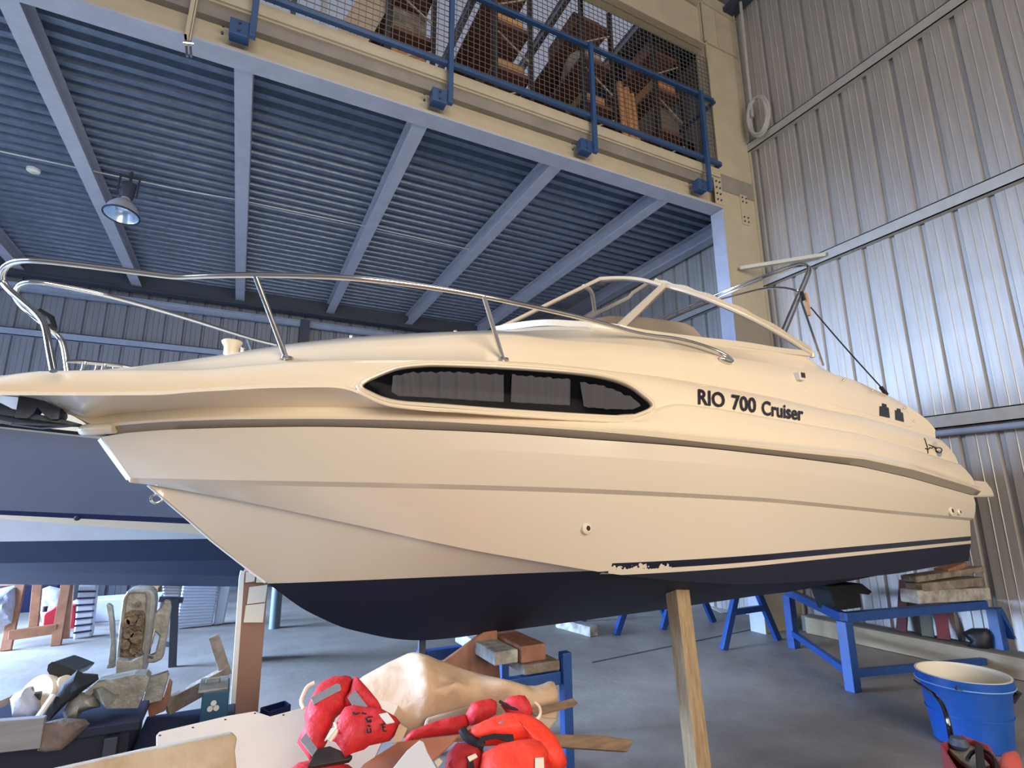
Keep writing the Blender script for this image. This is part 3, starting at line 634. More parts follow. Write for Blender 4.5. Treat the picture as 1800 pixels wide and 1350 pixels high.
# --- anchor in its roller
m_anch = mat('galvanised_anchor', '5b616c', .5, metal=.6, var=.25, vscale=12, bump=.3)
anc = MB()
def cplane(poly, b_, w): 
    P = [BL(x, y, b_) for x, y in poly]; return [p + Vector((0, w / 2, 0)) for p in P], Vector((0, -w, 0))
P_, e_ = cplane([(-40, 690), (0, 708), (24, 720), (60, 728), (100, 735), (146, 747), (110, 751), (72, 753.5), (20, 747), (-40, 735)], .0, .05); anc.prism(P_, e_)
V_ = [BL(x, y, b_) for x, y, b_ in ((-30, 722, 0), (145, 747, 0), (20, 742, .13), (-40, 728, .14), (20, 742, -.13), (-40, 728, -.14))]
anc.add([*V_, *[v - Vector((0, 0, .012)) for v in V_]], [(0, 1, 2, 3), (1, 0, 5, 4), (6, 9, 8, 7), (7, 10, 11, 6), (1, 7, 8, 2), (1, 4, 10, 7), (2, 8, 9, 3), (4, 5, 11, 10), (0, 3, 9, 6), (0, 6, 11, 5)])
anc.build('anchor', m_anch, boat, bevel=.003)
rol = MB()
P_, e_ = cplane([(33, 697), (62, 696), (80, 704), (107, 716), (104, 737), (90, 738), (80, 732), (66, 716), (60, 726), (50, 736), (26, 735)], .06, .008); rol.prism(P_, e_); rol.prism([p + Vector((0, .12, 0)) for p in P_], e_)
rol.build('anchor_roller_bracket', m_anch, boat, bevel=.002)
mb = MB(); cc = BL(73, 706, .06); mb.tube([cc, cc + Vector((0, .12, 0))], .025, 16); cc = BL(97, 726, .06); mb.tube([cc, cc + Vector((0, .12, 0))], .03, 16); mb.build('roller', m_black, boat, smooth=True)
# --- windshield
Bc = BL(870, 581, .10); Tc = LZ(1053, 491, 3.40)
base = [Bc] + [BL(x, y, b_) for x, y, b_ in ((917, 573, .32), (963, 569, .48), (1017, 572, .62), (1052, 574, .70), (1087, 578, .75), (1133, 587, .78), (1220, 598, .80), (1307, 607.5, .86), (1367, 617, .90), (1423, 623, .94))]
top = [Tc, LZ(1075, 489.5, 3.41), LZ(1100, 489.5, 3.405), LZ(1125, 492, 3.38), LZ(1146, 497, 3.345), BL(1167, 503, .43)] + [BL(x, y, b_) for x, y, b_ in ((1205, 513, .58), (1250, 529, .72), (1310, 555, .84), (1370, 587, .91), (1424, 621, .945))]
def curve_pts(P, a, b_, n=8): return P
m_glass = bpy.data.materials.new('smoked_acrylic'); m_glass.use_nodes = True; nt = m_glass.node_tree; pbn = nt.nodes['Principled BSDF']
pbn.inputs['Base Color'].default_value = (.05, .05, .055, 1); pbn.inputs['Roughness'].default_value = .04
mxs = nt.nodes.new('ShaderNodeMixShader'); tp = nt.nodes.new('ShaderNodeBsdfTransparent'); tp.inputs[0].default_value = (.66, .66, .68, 1); mxs.inputs[0].default_value = .16
nt.links.new(tp.outputs[0], mxs.inputs[1]); nt.links.new(pbn.outputs[0], mxs.inputs[2]); nt.links.new(mxs.outputs[0], nt.nodes['Material Output'].inputs[0])
def densify(P, n=6):
    out = []
    for i in range(len(P) - 1):
        p0 = P[max(i - 1, 0)]; p1 = P[i]; p2 = P[i + 1]; p3 = P[min(i + 2, len(P) - 1)]
        for k in range(n):
            t = k / n; out.append(.5 * ((2 * p1) + (p2 - p0) * t + (2 * p0 - 5 * p1 + 4 * p2 - p3) * t * t + (3 * p1 - p0 - 3 * p2 + p3) * t ** 3))
    return out + [P[-1]]
baseD = densify(base); topD = densify(top)
m_frame = mat('pale_aluminium_frame', 'd6c9b2', .35, metal=.2)
ws = MB(); ws.build
def star(p): return Vector((p.x, -p.y, p.z + HEEL * .5 * abs(p.y)))
wroot = None
for side_ in (0, 1):
    g = (lambda p: p) if side_ == 0 else star
    bD = [g(p) for p in baseD]; tD = [g(p) for p in topD]; cut = 30
    for (i0, i1) in ((0, cut), (cut, len(bD) - 1)):
        mb = MB(); mb.loft([bD[i0:i1 + 1], tD[i0:i1 + 1]]); mb.build('windshield_pane', m_glass, boat, smooth=True)
    mb = MB(); mb.tube(tD, .019, 10); mb.build('windshield_top_frame', m_frame, boat, smooth=True)
    mb = MB()
    for i in range(len(bD) - 1): mb.bar(bD[i] + Vector((0, 0, .005)), bD[i + 1] + Vector((0, 0, .005)), .022, .042)
    mb.build('windshield_base_frame', m_frame, boat)
    mb = MB(); mb.bar(bD[cut], tD[cut], .055, .03, up=(0, 1, 0)); mb.build('windshield_mullion', m_frame, boat, bevel=.003)
mb = MB(); mb.bar(Bc, Tc + (Tc - Bc) * .01, .028, .03); mb.build('windshield_centre_post', m_frame, boat, bevel=.003)
mb = MB(); mb.tube([BL(1022, 562, -.2), BL(1060, 545, -.22), BL(1105, 523, -.25), BL(1112, 515, -.25), BL(1136, 499, -.25)], .016, 8); mb.build('windshield_strut', m_frame, boat, smooth=True)
# trim on top of the frame (tonneau track)
mb = MB(); P = [p + Vector((.012, 0, .028 + .006 * math.sin(i * 1.1))) for i, p in enumerate(topD) if i > 24]
for i in range(len(P) - 1): mb.bar(P[i], P[i + 1], .02, .03)
mb.build('canvas_track', mat('track_vinyl', 'b9ab92', .7), boat, smooth=True)
c0 = BL(1427, 622, .94); mb = MB(); mb.lathe([(.02, -.03), (.024, 0), (.016, .025)], c0, (0, 0, 1), 12); mb.build('corner_cap', m_frame, boat, smooth=True)
# helm seat backs seen through the glass
m_seat = mat('tan_vinyl', 'd9c4a6', .6)
mb = MB()
P = [BL(x, y, .1) for x, y in ((1010, 612), (1030, 566), (1060, 561), (1120, 563), (1185, 572), (1203, 580), (1222, 602), (1228, 630))]
mb.prism([p + Vector((0, .12, 0)) for p in P], (0, -.24, 0)); mb.build('seat_back', m_seat, boat, bevel=.03, smooth=True)
# --- bimini frame folded behind the windshield
def hoop(pts, r, name='canopy_hoop', m=m_chrome):
    mb = MB(); mb.tube(smooth_path([BL(*p) for p in pts], 2), r, 10); return mb.build(name, m, boat, smooth=True)
hoop([(1374, 583, .9), (1397, 530, .88), (1419, 480, .84), (1421, 467, .80), (1411, 462, .72), (1392, 465, .58), (1260, 517, -.4), (1130, 573, -.85)], .011)
hoop([(1378, 592, .9), (1402, 534, .88), (1424, 482, .84), (1425, 469, .80), (1414, 466, .70), (1392, 470, .56), (1260, 524, -.42), (1138, 577, -.85)], .011)
hoop([(1402, 512, .86), (1388, 507, .78), (1365, 505, .62), (1335, 508, .4), (1240, 533, -.2), (1115, 590, -.9)], .010)
hoop([(1408, 528, .88), (1428, 585, .95), (1447, 643, 1.0)], .009, 'canopy_stay')
hoop([(1425, 540, .88), (1480, 605, .95), (1549, 681, 1.02)], .006, 'canopy_strap', m_black)
mb = MB(); mb.bar(BL(1548, 680, 1.02), BL(1559, 694, 1.03), .03, .02); mb.build('strap_buckle', m_black, boat, bevel=.004)
mb = MB(); mb.bar(BL(1415, 516, .87), BL(1421, 555, .88), .03, .03); mb.build('wooden_wedge', m_kraft, boat, bevel=.002)
mb = MB(); mb.bar(BL(1408, 513, .87), BL(1412, 528, .88), .02, .03); mb.build('hinge', m_black, boat)
# --- side fittings
mb = MB(); c0 = hit(1402, 664, .02); mb.box(c0 + Vector((-.035, -.02, -.03)), c0 + Vector((.035, .03, .03))); sl_ = mb.build('side_light', m_white, boat, bevel=.006)
mb = MB(); mb.box(c0 + Vector((-.02, -.024, -.012)), c0 + Vector((.03, -.019, .026))); mb.build('light_lens', mat('dark_red_lens', '3a1414', .2), sl_)
for poly in ([(1545.5, 714), (1549.5, 715), (1550, 709), (1557.5, 711), (1558, 716), (1561.5, 717), (1563.5, 735), (1545.5, 731)], [(1572.5, 721), (1575.5, 722), (1576, 718), (1582, 719), (1583, 724.5), (1586.5, 726), (1588.5, 742), (1573.5, 738)]):
    decal(poly, .004, 'vent_opening', m_blackg, boat, step=4)
crease = [(1415, 682), (1430, 695), (1460, 709), (1485, 718), (1530, 727), (1570, 742), (1598, 751), (1605, 747), (1606, 741)]
P = [hit(x, y, -.004) for x, y in crease]; mb = MB(); mb.tube(smooth_path([p for p in P if p], 2), .008, 8); mb.build('recess_lip', m_gel, boat, smooth=True)
for q in ((1481, 669), (1532, 687), (1588, 718), (1605, 741)):
    c0 = hit(*q, .004); 
    if c0: mb = MB(); mb.lathe([(.010, -.01), (.010, .008), (.006, .012)], c0, (0, -1, .3), 10); mb.build('snap_stud', m_chrome, boat, smooth=True)
def fitting(px, py, r, which=1):
    c0 = hit(px, py, .0, which); mb = MB(); mb.lathe([(r, -.01), (r, .006), (r * .6, .016), (r * .45, .016), (r * .4, .004)], c0, (0, -1, .1), 24); o = mb.build('skin_fitting', m_gel2, boat, smooth=True)
    mb = MB(); mb.lathe([(r * .42, .0), (r * .42, .0165)], c0, (0, -1, .1), 16); mb.build('fitting_hole', m_black, o)
fitting(1031, 929, .030); fitting(1671, 898, .040); fitting(1685, 900, .028)
# small oval emblem on the quarter
def strokes(lines, r, m, name='emblem', off=.003):
    mb = MB()
    for L in lines:
        P = [hit(x, y, off) for x, y in L]; P = [p for p in P if p]
        if len(P) > 1: mb.tube(P, r, 6)
    return mb.build(name, m, boat, smooth=True)
ov = lambda cx, cy, a, b_: [(cx + a * math.cos(t / 14 * 6.283), cy + b_ * math.sin(t / 14 * 6.283)) for t in range(15)]
em = decal(ov(1643.5, 784, 4.5, 8), .002, 'emblem', mat('emblem_grey', 'b9b2a4', .5), boat, step=3); decal(ov(1651, 797, 4.5, 6), .002, 'emblem', mat('emblem_slate', '8c96a0', .5), boat, step=3)
strokes([ov(1649.5, 791.5, 5.5, 4.5), [(1624.5, 771), (1629, 785), (1630.5, 797)], [(1626, 788.5), (1631, 790), (1634, 787), (1637, 788), (1641, 785.5), (1645, 788)], [(1632, 782), (1637, 784), (1645, 787)], [(1641, 786), (1645, 792), (1648, 794)]], .0045, m_ink)
# swim platform and transom
P = [BLF(x, y, lambda s: 1.14) for x, y in ((1712, 842), (1735, 846), (1744, 858), (1750, 874), (1716, 875))]
mb = MB(); pp = [Vector((6.35, -1.13, P[0][2]))] + [Vector((p[0], -p[1], p[2])) for p in P[1:4]] + [Vector((6.35, -1.13, P[4][2]))]; mb.prism(pp, (0, 2.2, 0)); mb.build('swim_platform', m_gel2, boat, bevel=.02)
# ================================================================ SUPPORTS UNDER THE MAIN BOAT
pt = PY(1189, 1024, 2.70)
t = thing('timber_prop', (pt.x + .02, 2.64, 0), 'pale knotty timber post standing upright and propping the hull side', 'prop')
mb = MB(); mb.bar((pt.x + .02, 2.64, 0), (pt.x, 2.70, pt.z - .01), .105, .10, up=(0, 1, 0)); pp = mb.build('post', m_wood, t, bevel=.004)
mb = MB()
for px, py in ((1180, 1027), (1182, 1056), (1191, 1168), (1199, 1184), (1201, 1172)):
    q = PY(px, py, 2.652 if py < 1100 else 2.60); mb.lathe([(.007, -.01), (.006, .004)], q + Vector((0, .04, 0)), (0, -1, 0), 8)
mb.build('nail_hole', m_ink, pp)
def timber(name, a, b_, m, label, group=None, cat='timber', bevel=.008):
    a = Vector(a); b_ = Vector(b_); c = Vector(((a.x + b_.x) / 2, (a.y + b_.y) / 2, min(a.z, b_.z)))
    mb = MB(); mb.box((min(a.x, b_.x), min(a.y, b_.y), min(a.z, b_.z)), (max(a.x, b_.x), max(a.y, b_.y), max(a.z, b_.z)))
    o = mb.build(name, m, None, bevel=bevel); tag(o, label, cat, group); return o
q0 = PY(922, 1188, 3.0); q1 = PY(984, 1177, 3.0); q2 = PY(984, 1143, 3.0)
zt = min(q2.z, .70); zb_ = q0.z
q3 = PY(918, 1140, 3.02); q4 = PY(961, 1118, 3.02)
m_whited = mat('flaking_white_timber', 'b9b6ae', .8, col2='77726a', vscale=7, bump=.4, bscale=18)
timber('keel_block', (q0.x, 3.0, zb_), (q2.x, 3.95, zt), m_woodd, 'thick weathered timber block on the blue stand, lower of the two under the keel', cat='block')
timber('keel_block', (q3.x, 3.03, zt + .002), (q4.x, 3.9, .795), m_woodr, 'reddish timber block touching the keel, upper of the two on the blue stand', cat='block')
timber('keel_block', (q3.x - .16, 3.06, zt + .002), (q3.x - .005, 3.7, .775), m_whited, 'white-painted timber wedged beside the reddish block under the keel', cat='block')
t = thing('steel_stand', (q0.x + .2, 3.4, 0), 'dark blue steel stand carrying the timber blocks under the keel', 'stand')
xr = max(PY(992, 1200, 3.0).x, q2.x + .035); xl = xr - .62; zs = zb_ - .004
for x in (xl, xr):
    for y in (3.0, 3.85):
        mb = MB(); mb.bar((x, y, 0), (x, y, zs + (.10 if x == xr and y == 3.0 else 0) - .0), .06, .06, up=(0, 1, 0)); mb.build('leg', m_blue, t, bevel=.006)
mb = MB(); mb.bar((xl, 3.03, zs - .04), (xr - .03, 3.03, zs - .04), .06, .07); mb.build('front_beam', m_blue, t, bevel=.004)
mb = MB(); mb.bar((xl, 3.85, zs - .04), (xr, 3.85, zs - .04), .06, .07); mb.build('rear_beam', m_blue, t, bevel=.004)
mb = MB(); mb.bar((xr, 3.0, .12), (xr, 3.85, .12), .04, .05); mb.build('side_brace', m_blue, t)
P = [PY(x, y, 3.35) for x, y in ((776, 1166), (812, 1140), (852, 1110), (874, 1108), (880, 1200), (776, 1215))]
mb = MB(); mb.prism(P, (.0, .03, 0)); o = mb.build('plywood_offcut', m_woodr, bevel=.003); tag(o, 'brown plywood offcut leaning behind the canvas beside the keel blocks', 'board')
q = PY(741, 1150, 3.62); mb = MB(); mb.bar((q.x, 3.62, 0), (q.x, 3.62, .80), .045, .03, up=(0, 1, 0)); o = mb.build('steel_prop', m_dark, bevel=.003); tag(o, 'thin grey steel bar upright below the lowest part of the keel', 'prop')
# blue trestles
def trestle(name, feet, top_z, topY, label, group=None, m=None, bar_z=.35, w=.07, sh=.12):
    m = m or m_blue; c = sum(feet, Vector()) / 4; t = thing(name, (c.x, c.y, 0), label, 'sawhorse', group)
    ax_ = ((feet[2] + feet[3]) / 2 - (feet[0] + feet[1]) / 2).normalized()
    e0 = (feet[0] + feet[1]) / 2; e1 = (feet[2] + feet[3]) / 2; e0.z = e1.z = top_z
    for i, f in enumerate(feet):
        e = e0 if i < 2 else e1; q = e.lerp(Vector((f.x, f.y, e.z)), sh); mb = MB(); mb.bar(f, q, w, w * .7, up=(0, 1, 0)); mb.build('leg', m, t, bevel=.004)
    mb = MB(); mb.bar(e0 - ax_ * .12 + Vector((0, 0, .03)), e1 + ax_ * .12 + Vector((0, 0, .03)), w, w * 1.1); mb.build('top_beam', m, t, bevel=.004)
    for a, b_, e in ((feet[0], feet[1], e0), (feet[2], feet[3], e1)):
        f = bar_z / top_z; mb = MB(); mb.bar(a.lerp(e, f), b_.lerp(e, f), w * .6, w * .8); mb.build('cross_brace', m, t)
    return t
f0 = PZ(1272, 1143, 0); f1 = PZ(1368, 1125, 0)
trestle('trestle', [f0, f1, f0 + Vector((.1, 1.1, 0)), f1 + Vector((.1, 1.1, 0))], .84, 0, 'blue steel trestle under the aft hull, nearer of the two blue A-frames', bar_z=.38, w=.08)
f0 = PZ(1083, 1117, 0); f1 = PZ(1178, 1098, 0)
trestle('trestle', [f0, f1, f0 + Vector((.1, .9, 0)), f1 + Vector((.1, .9, 0))], .72, 0, 'blue steel trestle partly hidden by the keel, farther of the two blue A-frames', w=.08)
# cradle frame
ZF = .6
A = PZ(1483, 1085, ZF); Bp = PZ(1745, 1063, ZF); E_ = PZ(1800, 1056, ZF); Cc = PZ(1385, 1040, ZF); dirAB = (E_ - A).normalized(); Dd = Bp + (Cc - A)
t = thing('cradle_frame', (A.x + .4, A.y, 0), 'blue steel cradle frame below the stern beside the ribbed wall', 'frame')
def fb(a, b_, name='rail', w=.07, d=.08):
    mb = MB(); mb.bar(a, b_, w, d); return mb.build(name, m_blue, t, bevel=.004)
fb(A, A + dirAB * min((E_ - A).length * 1.2, (6.76 - A.x) / max(dirAB.x, .01))); fb(Cc, A); pass
for p in (A, Bp, Cc):
    mb = MB(); mb.bar((p.x, p.y, 0), (p.x, p.y, ZF - .03), .10, .09, up=(0, 1, 0)); mb.build('leg', m_blue, t, bevel=.004)
mb = MB(); q = Bp + dirAB * .04; mb.bar(q - Vector((0, 0, .04)), PZ(1812, 1170, .05), .07, .07, up=(0, 1, 0)); mb.build('diagonal', m_blue, t, bevel=.004)
mb = MB(); mb.bar(Vector((A.x, A.y, .14)), Vector((Bp.x, Bp.y, .10)), .05, .06); mb.build('lower_rail', m_blue, t)
mb = MB(); mb.bar(Vector((Cc.x, Cc.y, .16)), Vector((A.x, A.y, .14)), .05, .06); mb.build('lower_rail', m_blue, t)
# stacked timbers at the stern
def xbar(name, px0, py0, px1, py1, Y, hgt, dep, m, label, cat='timber', bev=.01):
    a = PY(px0, py0, Y); b_ = PY(px1, py1, Y); mb = MB(); mb.bar(a + Vector((0, dep / 2, 0)), b_ + Vector((0, dep / 2, 0)), dep, hgt); o = mb.build(name, m, bevel=bev); tag(o, label, cat); return o
xbar('support_timber', 1615, 1050, 1742, 1044, 2.98, .115, .16, m_whited, 'bulky whitish timber at the bottom of the stack under the stern')
xbar('support_timber', 1622, 1034, 1732, 1022, 2.98, .08, .15, m_woodd, 'grey-brown timber in the middle of the stack under the stern')
xbar('support_timber', 1612, 1019, 1733, 1001, 2.98, .055, .14, m_woodd, 'long pale-ended plank near the top of the stack under the stern')
xbar('support_timber', 1668, 1005, 1702, 992, 3.0, .045, .13, m_woodr, 'short reddish offcut topping the stack under the stern')
P0 = PY(1455, 1075, 3.55); mb = MB(); P = [PY(x, y, 3.5) for x, y in ((1456, 1030), (1516, 1026), (1534, 1040), (1528, 1046), (1512, 1042), (1516, 1068), (1472, 1074), (1464, 1052))]
mb.prism(P, (0, .2, 0)); o = mb.build('rubber_block', m_black, bevel=.01); tag(o, 'black shaped rubber block between the cradle corner and the hull', 'block')
# long boards along the side wall
def plank(name, a, b_, w, d, m, label, cat='board', bev=.004):
    mb = MB(); mb.bar(a, b_, w, d); o = mb.build(name, m, bevel=bev); tag(o, label, cat); return o
a = PZ(1400, 1088, 0); b_ = PZ(1800, 1192, 0); a.x = min(a.x, XW - .45); 
m_pale = mat('pale_raw_board', '8f7f66', .75, var=.1, stretch=(2, 2, 8)); m_greyb = mat('grey_board', '6b6d6a', .75, var=.1)
a = Vector((6.45, 5.0, .09)); b_ = Vector((6.45, 1.2, .09))
plank('long_board', (6.58, 4.9, .1), (6.58, 2.2, .1), .05, .19, m_pale, 'long pale board lying on edge on the floor beside the side wall')
plank('long_board', (6.72, 5.0, .10), (6.72, 2.1, .10), .2, .19, m_greyb, 'long grey board lying between the pale board and the side wall')
for i, (x0, y0, x1, y1, c, l) in enumerate(((1585, 1112, 1590, 1020, '5a2a2a', 'leftmost dark red plank'), (1632, 1120, 1622, 1040, '55584f', 'grey-green plank next to the red ones'), (1660, 1126, 1650, 1050, '6a2b2e', 'rightmost red plank'))):
    a = PX(x0, y0, 6.70); a.z = max(a.z, .205); b_ = PX(x1, y1, 6.865); plank('leaning_plank', a, b_, .11, .03, mat('plank_%d' % i, c, .7), l + ' leaning on the side wall under the stern')
mb = MB(); pillow(mb, [(1690, 1112), (1708, 1104), (1735, 1104), (1745, 1118), (1740, 1142), (1712, 1146), (1698, 1138), (1705, 1128)], PX(1715, 1125, 6.7), (-1, -.5, .2), .08, back=1); tag(mb.build('rubbish_bag', m_black, smooth=True), 'black bag slumped on the boards by the side wall', 'bag')
q = PZ(1388, 1094, 0); mb = MB(); mb.box((q.x - .1, q.y, 0), (q.x + .1, q.y + .2, .48)); tag(mb.build('metal_locker', mat('grey_green_metal', '6f7f80', .5), bevel=.006), 'small grey-green metal box standing on the floor beyond the trestle', 'box')
q = PZ(1408, 1088, 0); mb = MB(); mb.box((q.x - .07, q.y + .3, .0), (q.x + .1, q.y + .45, .34)); mb2 = mb; tag(mb.build('red_crate', mat('dull_red', '7a2226', .6), bevel=.006), 'small dull red crate behind the grey-green metal box', 'crate')
mb = MB(); mb.prism([PZ(x, y, .004) for x, y in ((1240, 1064), (1300, 1058), (1322, 1072), (1268, 1078))], (0, 0, .006)); tag(mb.build('paper_sheet', m_paper), 'flat pale sheet lying on the floor behind the near trestle', 'paper')
q = PZ(1003, 1108, 0); mb = MB(); mb.bar(Vector((q.x - .02, q.y + .25, .06)), PZ(1044, 1110, .06), .13, .12); tag(mb.build('floor_timber', m_whited, bevel=.01), 'short white-sided timber lying alone on the floor beyond the keel', 'timber')
# ================================================================ BLUE DRUM, TOOL CRATE
q = PZ(1750, 1318, 0); R0 = .255
xc, yc = q.x + .0, q.y + .12
rim = None
tz = H + (ray(1735, 1187) / np.hypot(*ray(1735, 1187)[:2]))[2] * np.hypot(xc, yc)
t = thing('blue_drum', (xc, yc, 0), 'open bright blue plastic drum with a white rim on the right', 'drum')
m_bl = mat('blue_plastic', '194f9e', .35, var=.12, vscale=7); m_cream = mat('drum_cream_inside', 'd9d2bf', .6)
c = (xc, yc, 0)
mb = MB(); mb.lathe([(.20, .0), (.215, .01), (.235, tz * .45), (.243, tz * .45), (.243, tz * .47), (.237, tz * .47), (.255, tz * .86), (.272, tz * .87), (.274, tz * .99), (.268, tz * .99)], c, n=56); mb.f = mb.f[:-1]; mb.mi = mb.mi[:-1]; mb.build('body', m_bl, t, smooth=True)
mb = MB(); mb.lathe([(.268, tz * .985), (.270, tz), (.258, tz), (.245, tz * .9), (.21, .05), (.0, .05)], c, n=56, caps=False); mb.build('inside', m_cream, t, smooth=True)
mb = MB(); mb.lathe([(.276, tz * .865), (.279, tz * .875), (.276, tz * .885)], c, n=56, caps=False); mb.build('rim_band', mat('light_blue_edge', '6f9fd8', .4), t, smooth=True)
mb = MB(); aa = math.radians(-35); mb.tube([(xc + .27 * math.cos(aa), yc + .27 * math.sin(aa), tz * .8), (xc + .33 * math.cos(aa), yc + .33 * math.sin(aa), tz * .72), (xc + .28 * math.cos(aa), yc + .28 * math.sin(aa), tz * .6)], .02, 8); mb.build('handle', m_black, t, smooth=True)
mb = MB(); aa = math.radians(200); mb.tube([(xc + .27 * math.cos(aa), yc + .27 * math.sin(aa), tz * .93), (xc + .36 * math.cos(aa), yc + .34 * math.sin(aa), tz * .93), (xc + .30 * math.cos(aa), yc + .36 * math.sin(aa), tz * .9)], .006, 6); mb.build('wire_handle', m_dark, t, smooth=True)
# red tool crate
zc_ = .42; m_rust = mat('dull_red_metal', '9c3f3f', .5, var=.15)
P = [PZ(x, y, zc_) for x, y in ((1652, 1308), (1690, 1292), (1738, 1310), (1795, 1400), (1710, 1400))]
t = thing('tool_crate', (P[0].x + .2, P[0].y - .1, 0), 'open red metal crate full of tools in the bottom right corner', 'crate')
for a, b_ in zip(P, P[1:] + P[:1]): mb = MB(); mb.prism([a, b_, Vector((b_.x, b_.y, .05)), Vector((a.x, a.y, .05))], (b_ - a).cross(Vector((0, 0, 1))).normalized() * .008); mb.build('side', m_rust, t)
mb = MB(); mb.prism([Vector((p.x, p.y, .0)) for p in P], (0, 0, .05)); mb.build('bottom', m_rust, t)
m_metal = mat('scratched_metal', 'a8a6a0', .4, metal=.6, var=.3, vscale=20)
mb = MB(); mb.prism([PZ(x, y, zc_ - .03) for x, y in ((1662, 1311), (1686, 1299), (1712, 1312), (1740, 1345), (1716, 1352), (1690, 1338))], (0, 0, -.02)); o = mb.build('tray', mat('tray_beige', 'a29b86', .5, col2='6d675c', vscale=20), t)
tl = thing('hand_drill', PZ(1722, 1335, zc_ - .03), 'black power tool lying on the tray of the red crate', 'power tool')
mb = MB(); pts = [PZ(x, y, zc_ + .03) for x, y in ((1700, 1335), (1708, 1322), (1724, 1317), (1742, 1325), (1752, 1345), (1750, 1365))]; mb.tube(smooth_path(pts, 2), .008, 8); mb.build('guard', m_black, tl, smooth=True)
mb = MB(); mb.bar(PZ(1721, 1316, zc_ + .04), PZ(1726, 1365, zc_ + .05), .03, .04); mb.build('body', m_black, tl, bevel=.006)
mb = MB(); mb.lathe([(.03, 0), (.045, .02), (.03, .05)], PZ(1687, 1316, zc_ - .025), (0, 0, 1), 16); o = mb.build('knob', m_dark, smooth=True); tag(o, 'round dark knob on the tray at the left of the power tool', 'knob')
o = None
mb = MB(); pillow(mb, [(1757, 1338), (1762, 1325), (1782, 1320), (1790, 1328), (1800, 1360), (1770, 1370), (1756, 1352)], PZ(1775, 1345, .45), (-.2, -.5, .85), .03, back=1); tag(mb.build('red_cloth', mat('faded_red_cloth', 'b0483a', .8, bump=.3), smooth=True), 'crumpled faded red cloth at the right of the open crate', 'cloth')
t_ = [PZ(1607, 1196, .52), PZ(1626, 1209, .55), PZ(1643, 1221, .56), PZ(1656, 1236, .54), PZ(1665, 1260, .49), PZ(1672, 1296, .40), Vector((*PZ(1676, 1312, .3)[:2], .06))]
mb = MB(); mb.tube(smooth_path(t_, 2), [.006 + .010 * i / 28 for i in range(len(smooth_path(t_, 2)))], 10); tag(mb.build('bent_lever', m_blackg, smooth=True), 'curved black lever rising beside the red crate and blue drum', 'lever')
# ================================================================ SECOND BOAT, behind the bow
Yp = 5.6
def zy(px, py, Y=Yp): return PY(px, py, Y)
def rowz(p, q, Y): a = PY(*p, Y); b_ = PY(*q, Y); return a, (b_.z - a.z) / (b_.x - a.x)
bands = [((0, 690), (150, 705), 5.95), ((0, 700), (150, 716), 5.72), ((0, 744), (150, 760), 5.58), ((0, 750), (150, 766), 5.58), ((0, 753), (150, 769), 5.62), ((0, 897), (335, 911), 5.64), ((0, 905), (335, 921), 5.645), ((0, 912), (360, 940), 5.68), ((0, 952), (370, 947), 5.78), ((0, 990), (370, 985), 5.95), ((60, 1006), (300, 1010), 6.3), ((100, 1028), (300, 1030), 6.9)]
bm = [m_gel2, m_gel2, m_blackg, m_gel2, None, None, None, None, None, None, None]
m_slate = mat('slate_blue_gelcoat', '62697c', .3, coat=.3, var=.03, vscale=2); m_navy = mat('navy_stripe', '15204a', .35); m_anti = mat('dark_blue_antifouling', '17294a', .6, var=.1, vscale=4)
ms = [m_gel2, m_gel2, m_blackg, m_gel2, m_slate, m_navy, m_gel2, m_vinyl, m_anti, m_anti, m_anti]
b2 = thing('docked_boat', (-1.5, 6.9, 0), 'slate-blue motor boat with a dark bottom standing behind the bow', 'boat')
def b2row(i, x, sgn):
    p, q, Y = bands[i]; a, sl_ = rowz(p, q, Y)
    z = a.z + sl_ * (x - a.x); z = a.z + sl_ * max(-2.4, min(x - a.x, 2.4)) + (0 if abs(x - a.x) < 2.4 else 0)
    f = max(0, (-2.6 - x) / 2.6); half = (6.9 - Y) * (1 - f ** 2); lift = (.6 * f ** 2 if i >= 8 else 0) 
    return Vector((x, 6.9 - sgn * half, z + lift * (1 if i > 8 else .5)))
xs2 = [-5.2 + 6.4 * i / 40 for i in range(41)]
names = ['deck_edge', 'deck_side', 'rub_strip', 'white_lip', 'topsides', 'navy_stripe', 'white_stripe', 'lower_side', 'bottom', 'bottom_strake', 'keel_panel']
hullb = MB(); mats2 = [m_gel2, m_blackg, m_slate, m_navy, m_vinyl, m_anti]; mi = {id(m): i for i, m in enumerate(mats2)}
parts2 = {'deck': [0, 1], 'rub_rail': [2], 'hull': [3, 4, 5, 6, 7, 8, 9, 10]}
for nm, idx in parts2.items():
    mb = MB()
    for sgn in (1, -1):
        for i in idx:
            mb.cur = mi[id(ms[i])]
            r = [[b2row(i, x, sgn) for x in xs2], [b2row(i + 1, x, sgn) for x in xs2]]
            mb.loft(r if sgn > 0 else r[::-1])
    if nm == 'hull':
        for x, mm in ((xs2[-1], m_slate),):
            mb.cur = mi[id(mm)]; L = [b2row(i, x, 1) for i in range(3, 12)] + [b2row(i, x, -1) for i in range(11, 2, -1)]; mb.add(L, [tuple(range(len(L)))])
    if nm == 'deck':
        mb.cur = 0; mb.loft([[b2row(0, x, 1) for x in xs2], [b2row(0, x, -1) for x in xs2]])
    mb.build(nm, mats2, b2, smooth=True, angle=25)
for x in (-4.6, PY(440, 1100, 6.9).x):
    mb = MB(); mb.box((x - .09, 6.8, 0), (x + .09, 7.0, .68)); o = mb.build('keel_post', m_woodd, bevel=.01); tag(o, ('far left' if x < -2 else 'right-hand') + ' timber pillar under the keel of the slate-blue boat', 'block')
q = PY(135, 911, 5.6); mb = MB(); mb.lathe([(.02, 0), (.02, .03), (.012, .035)], q + Vector((0, .03, 0)), (0, -1, 0), 12); mb.build('skin_fitting', m_black, b2)
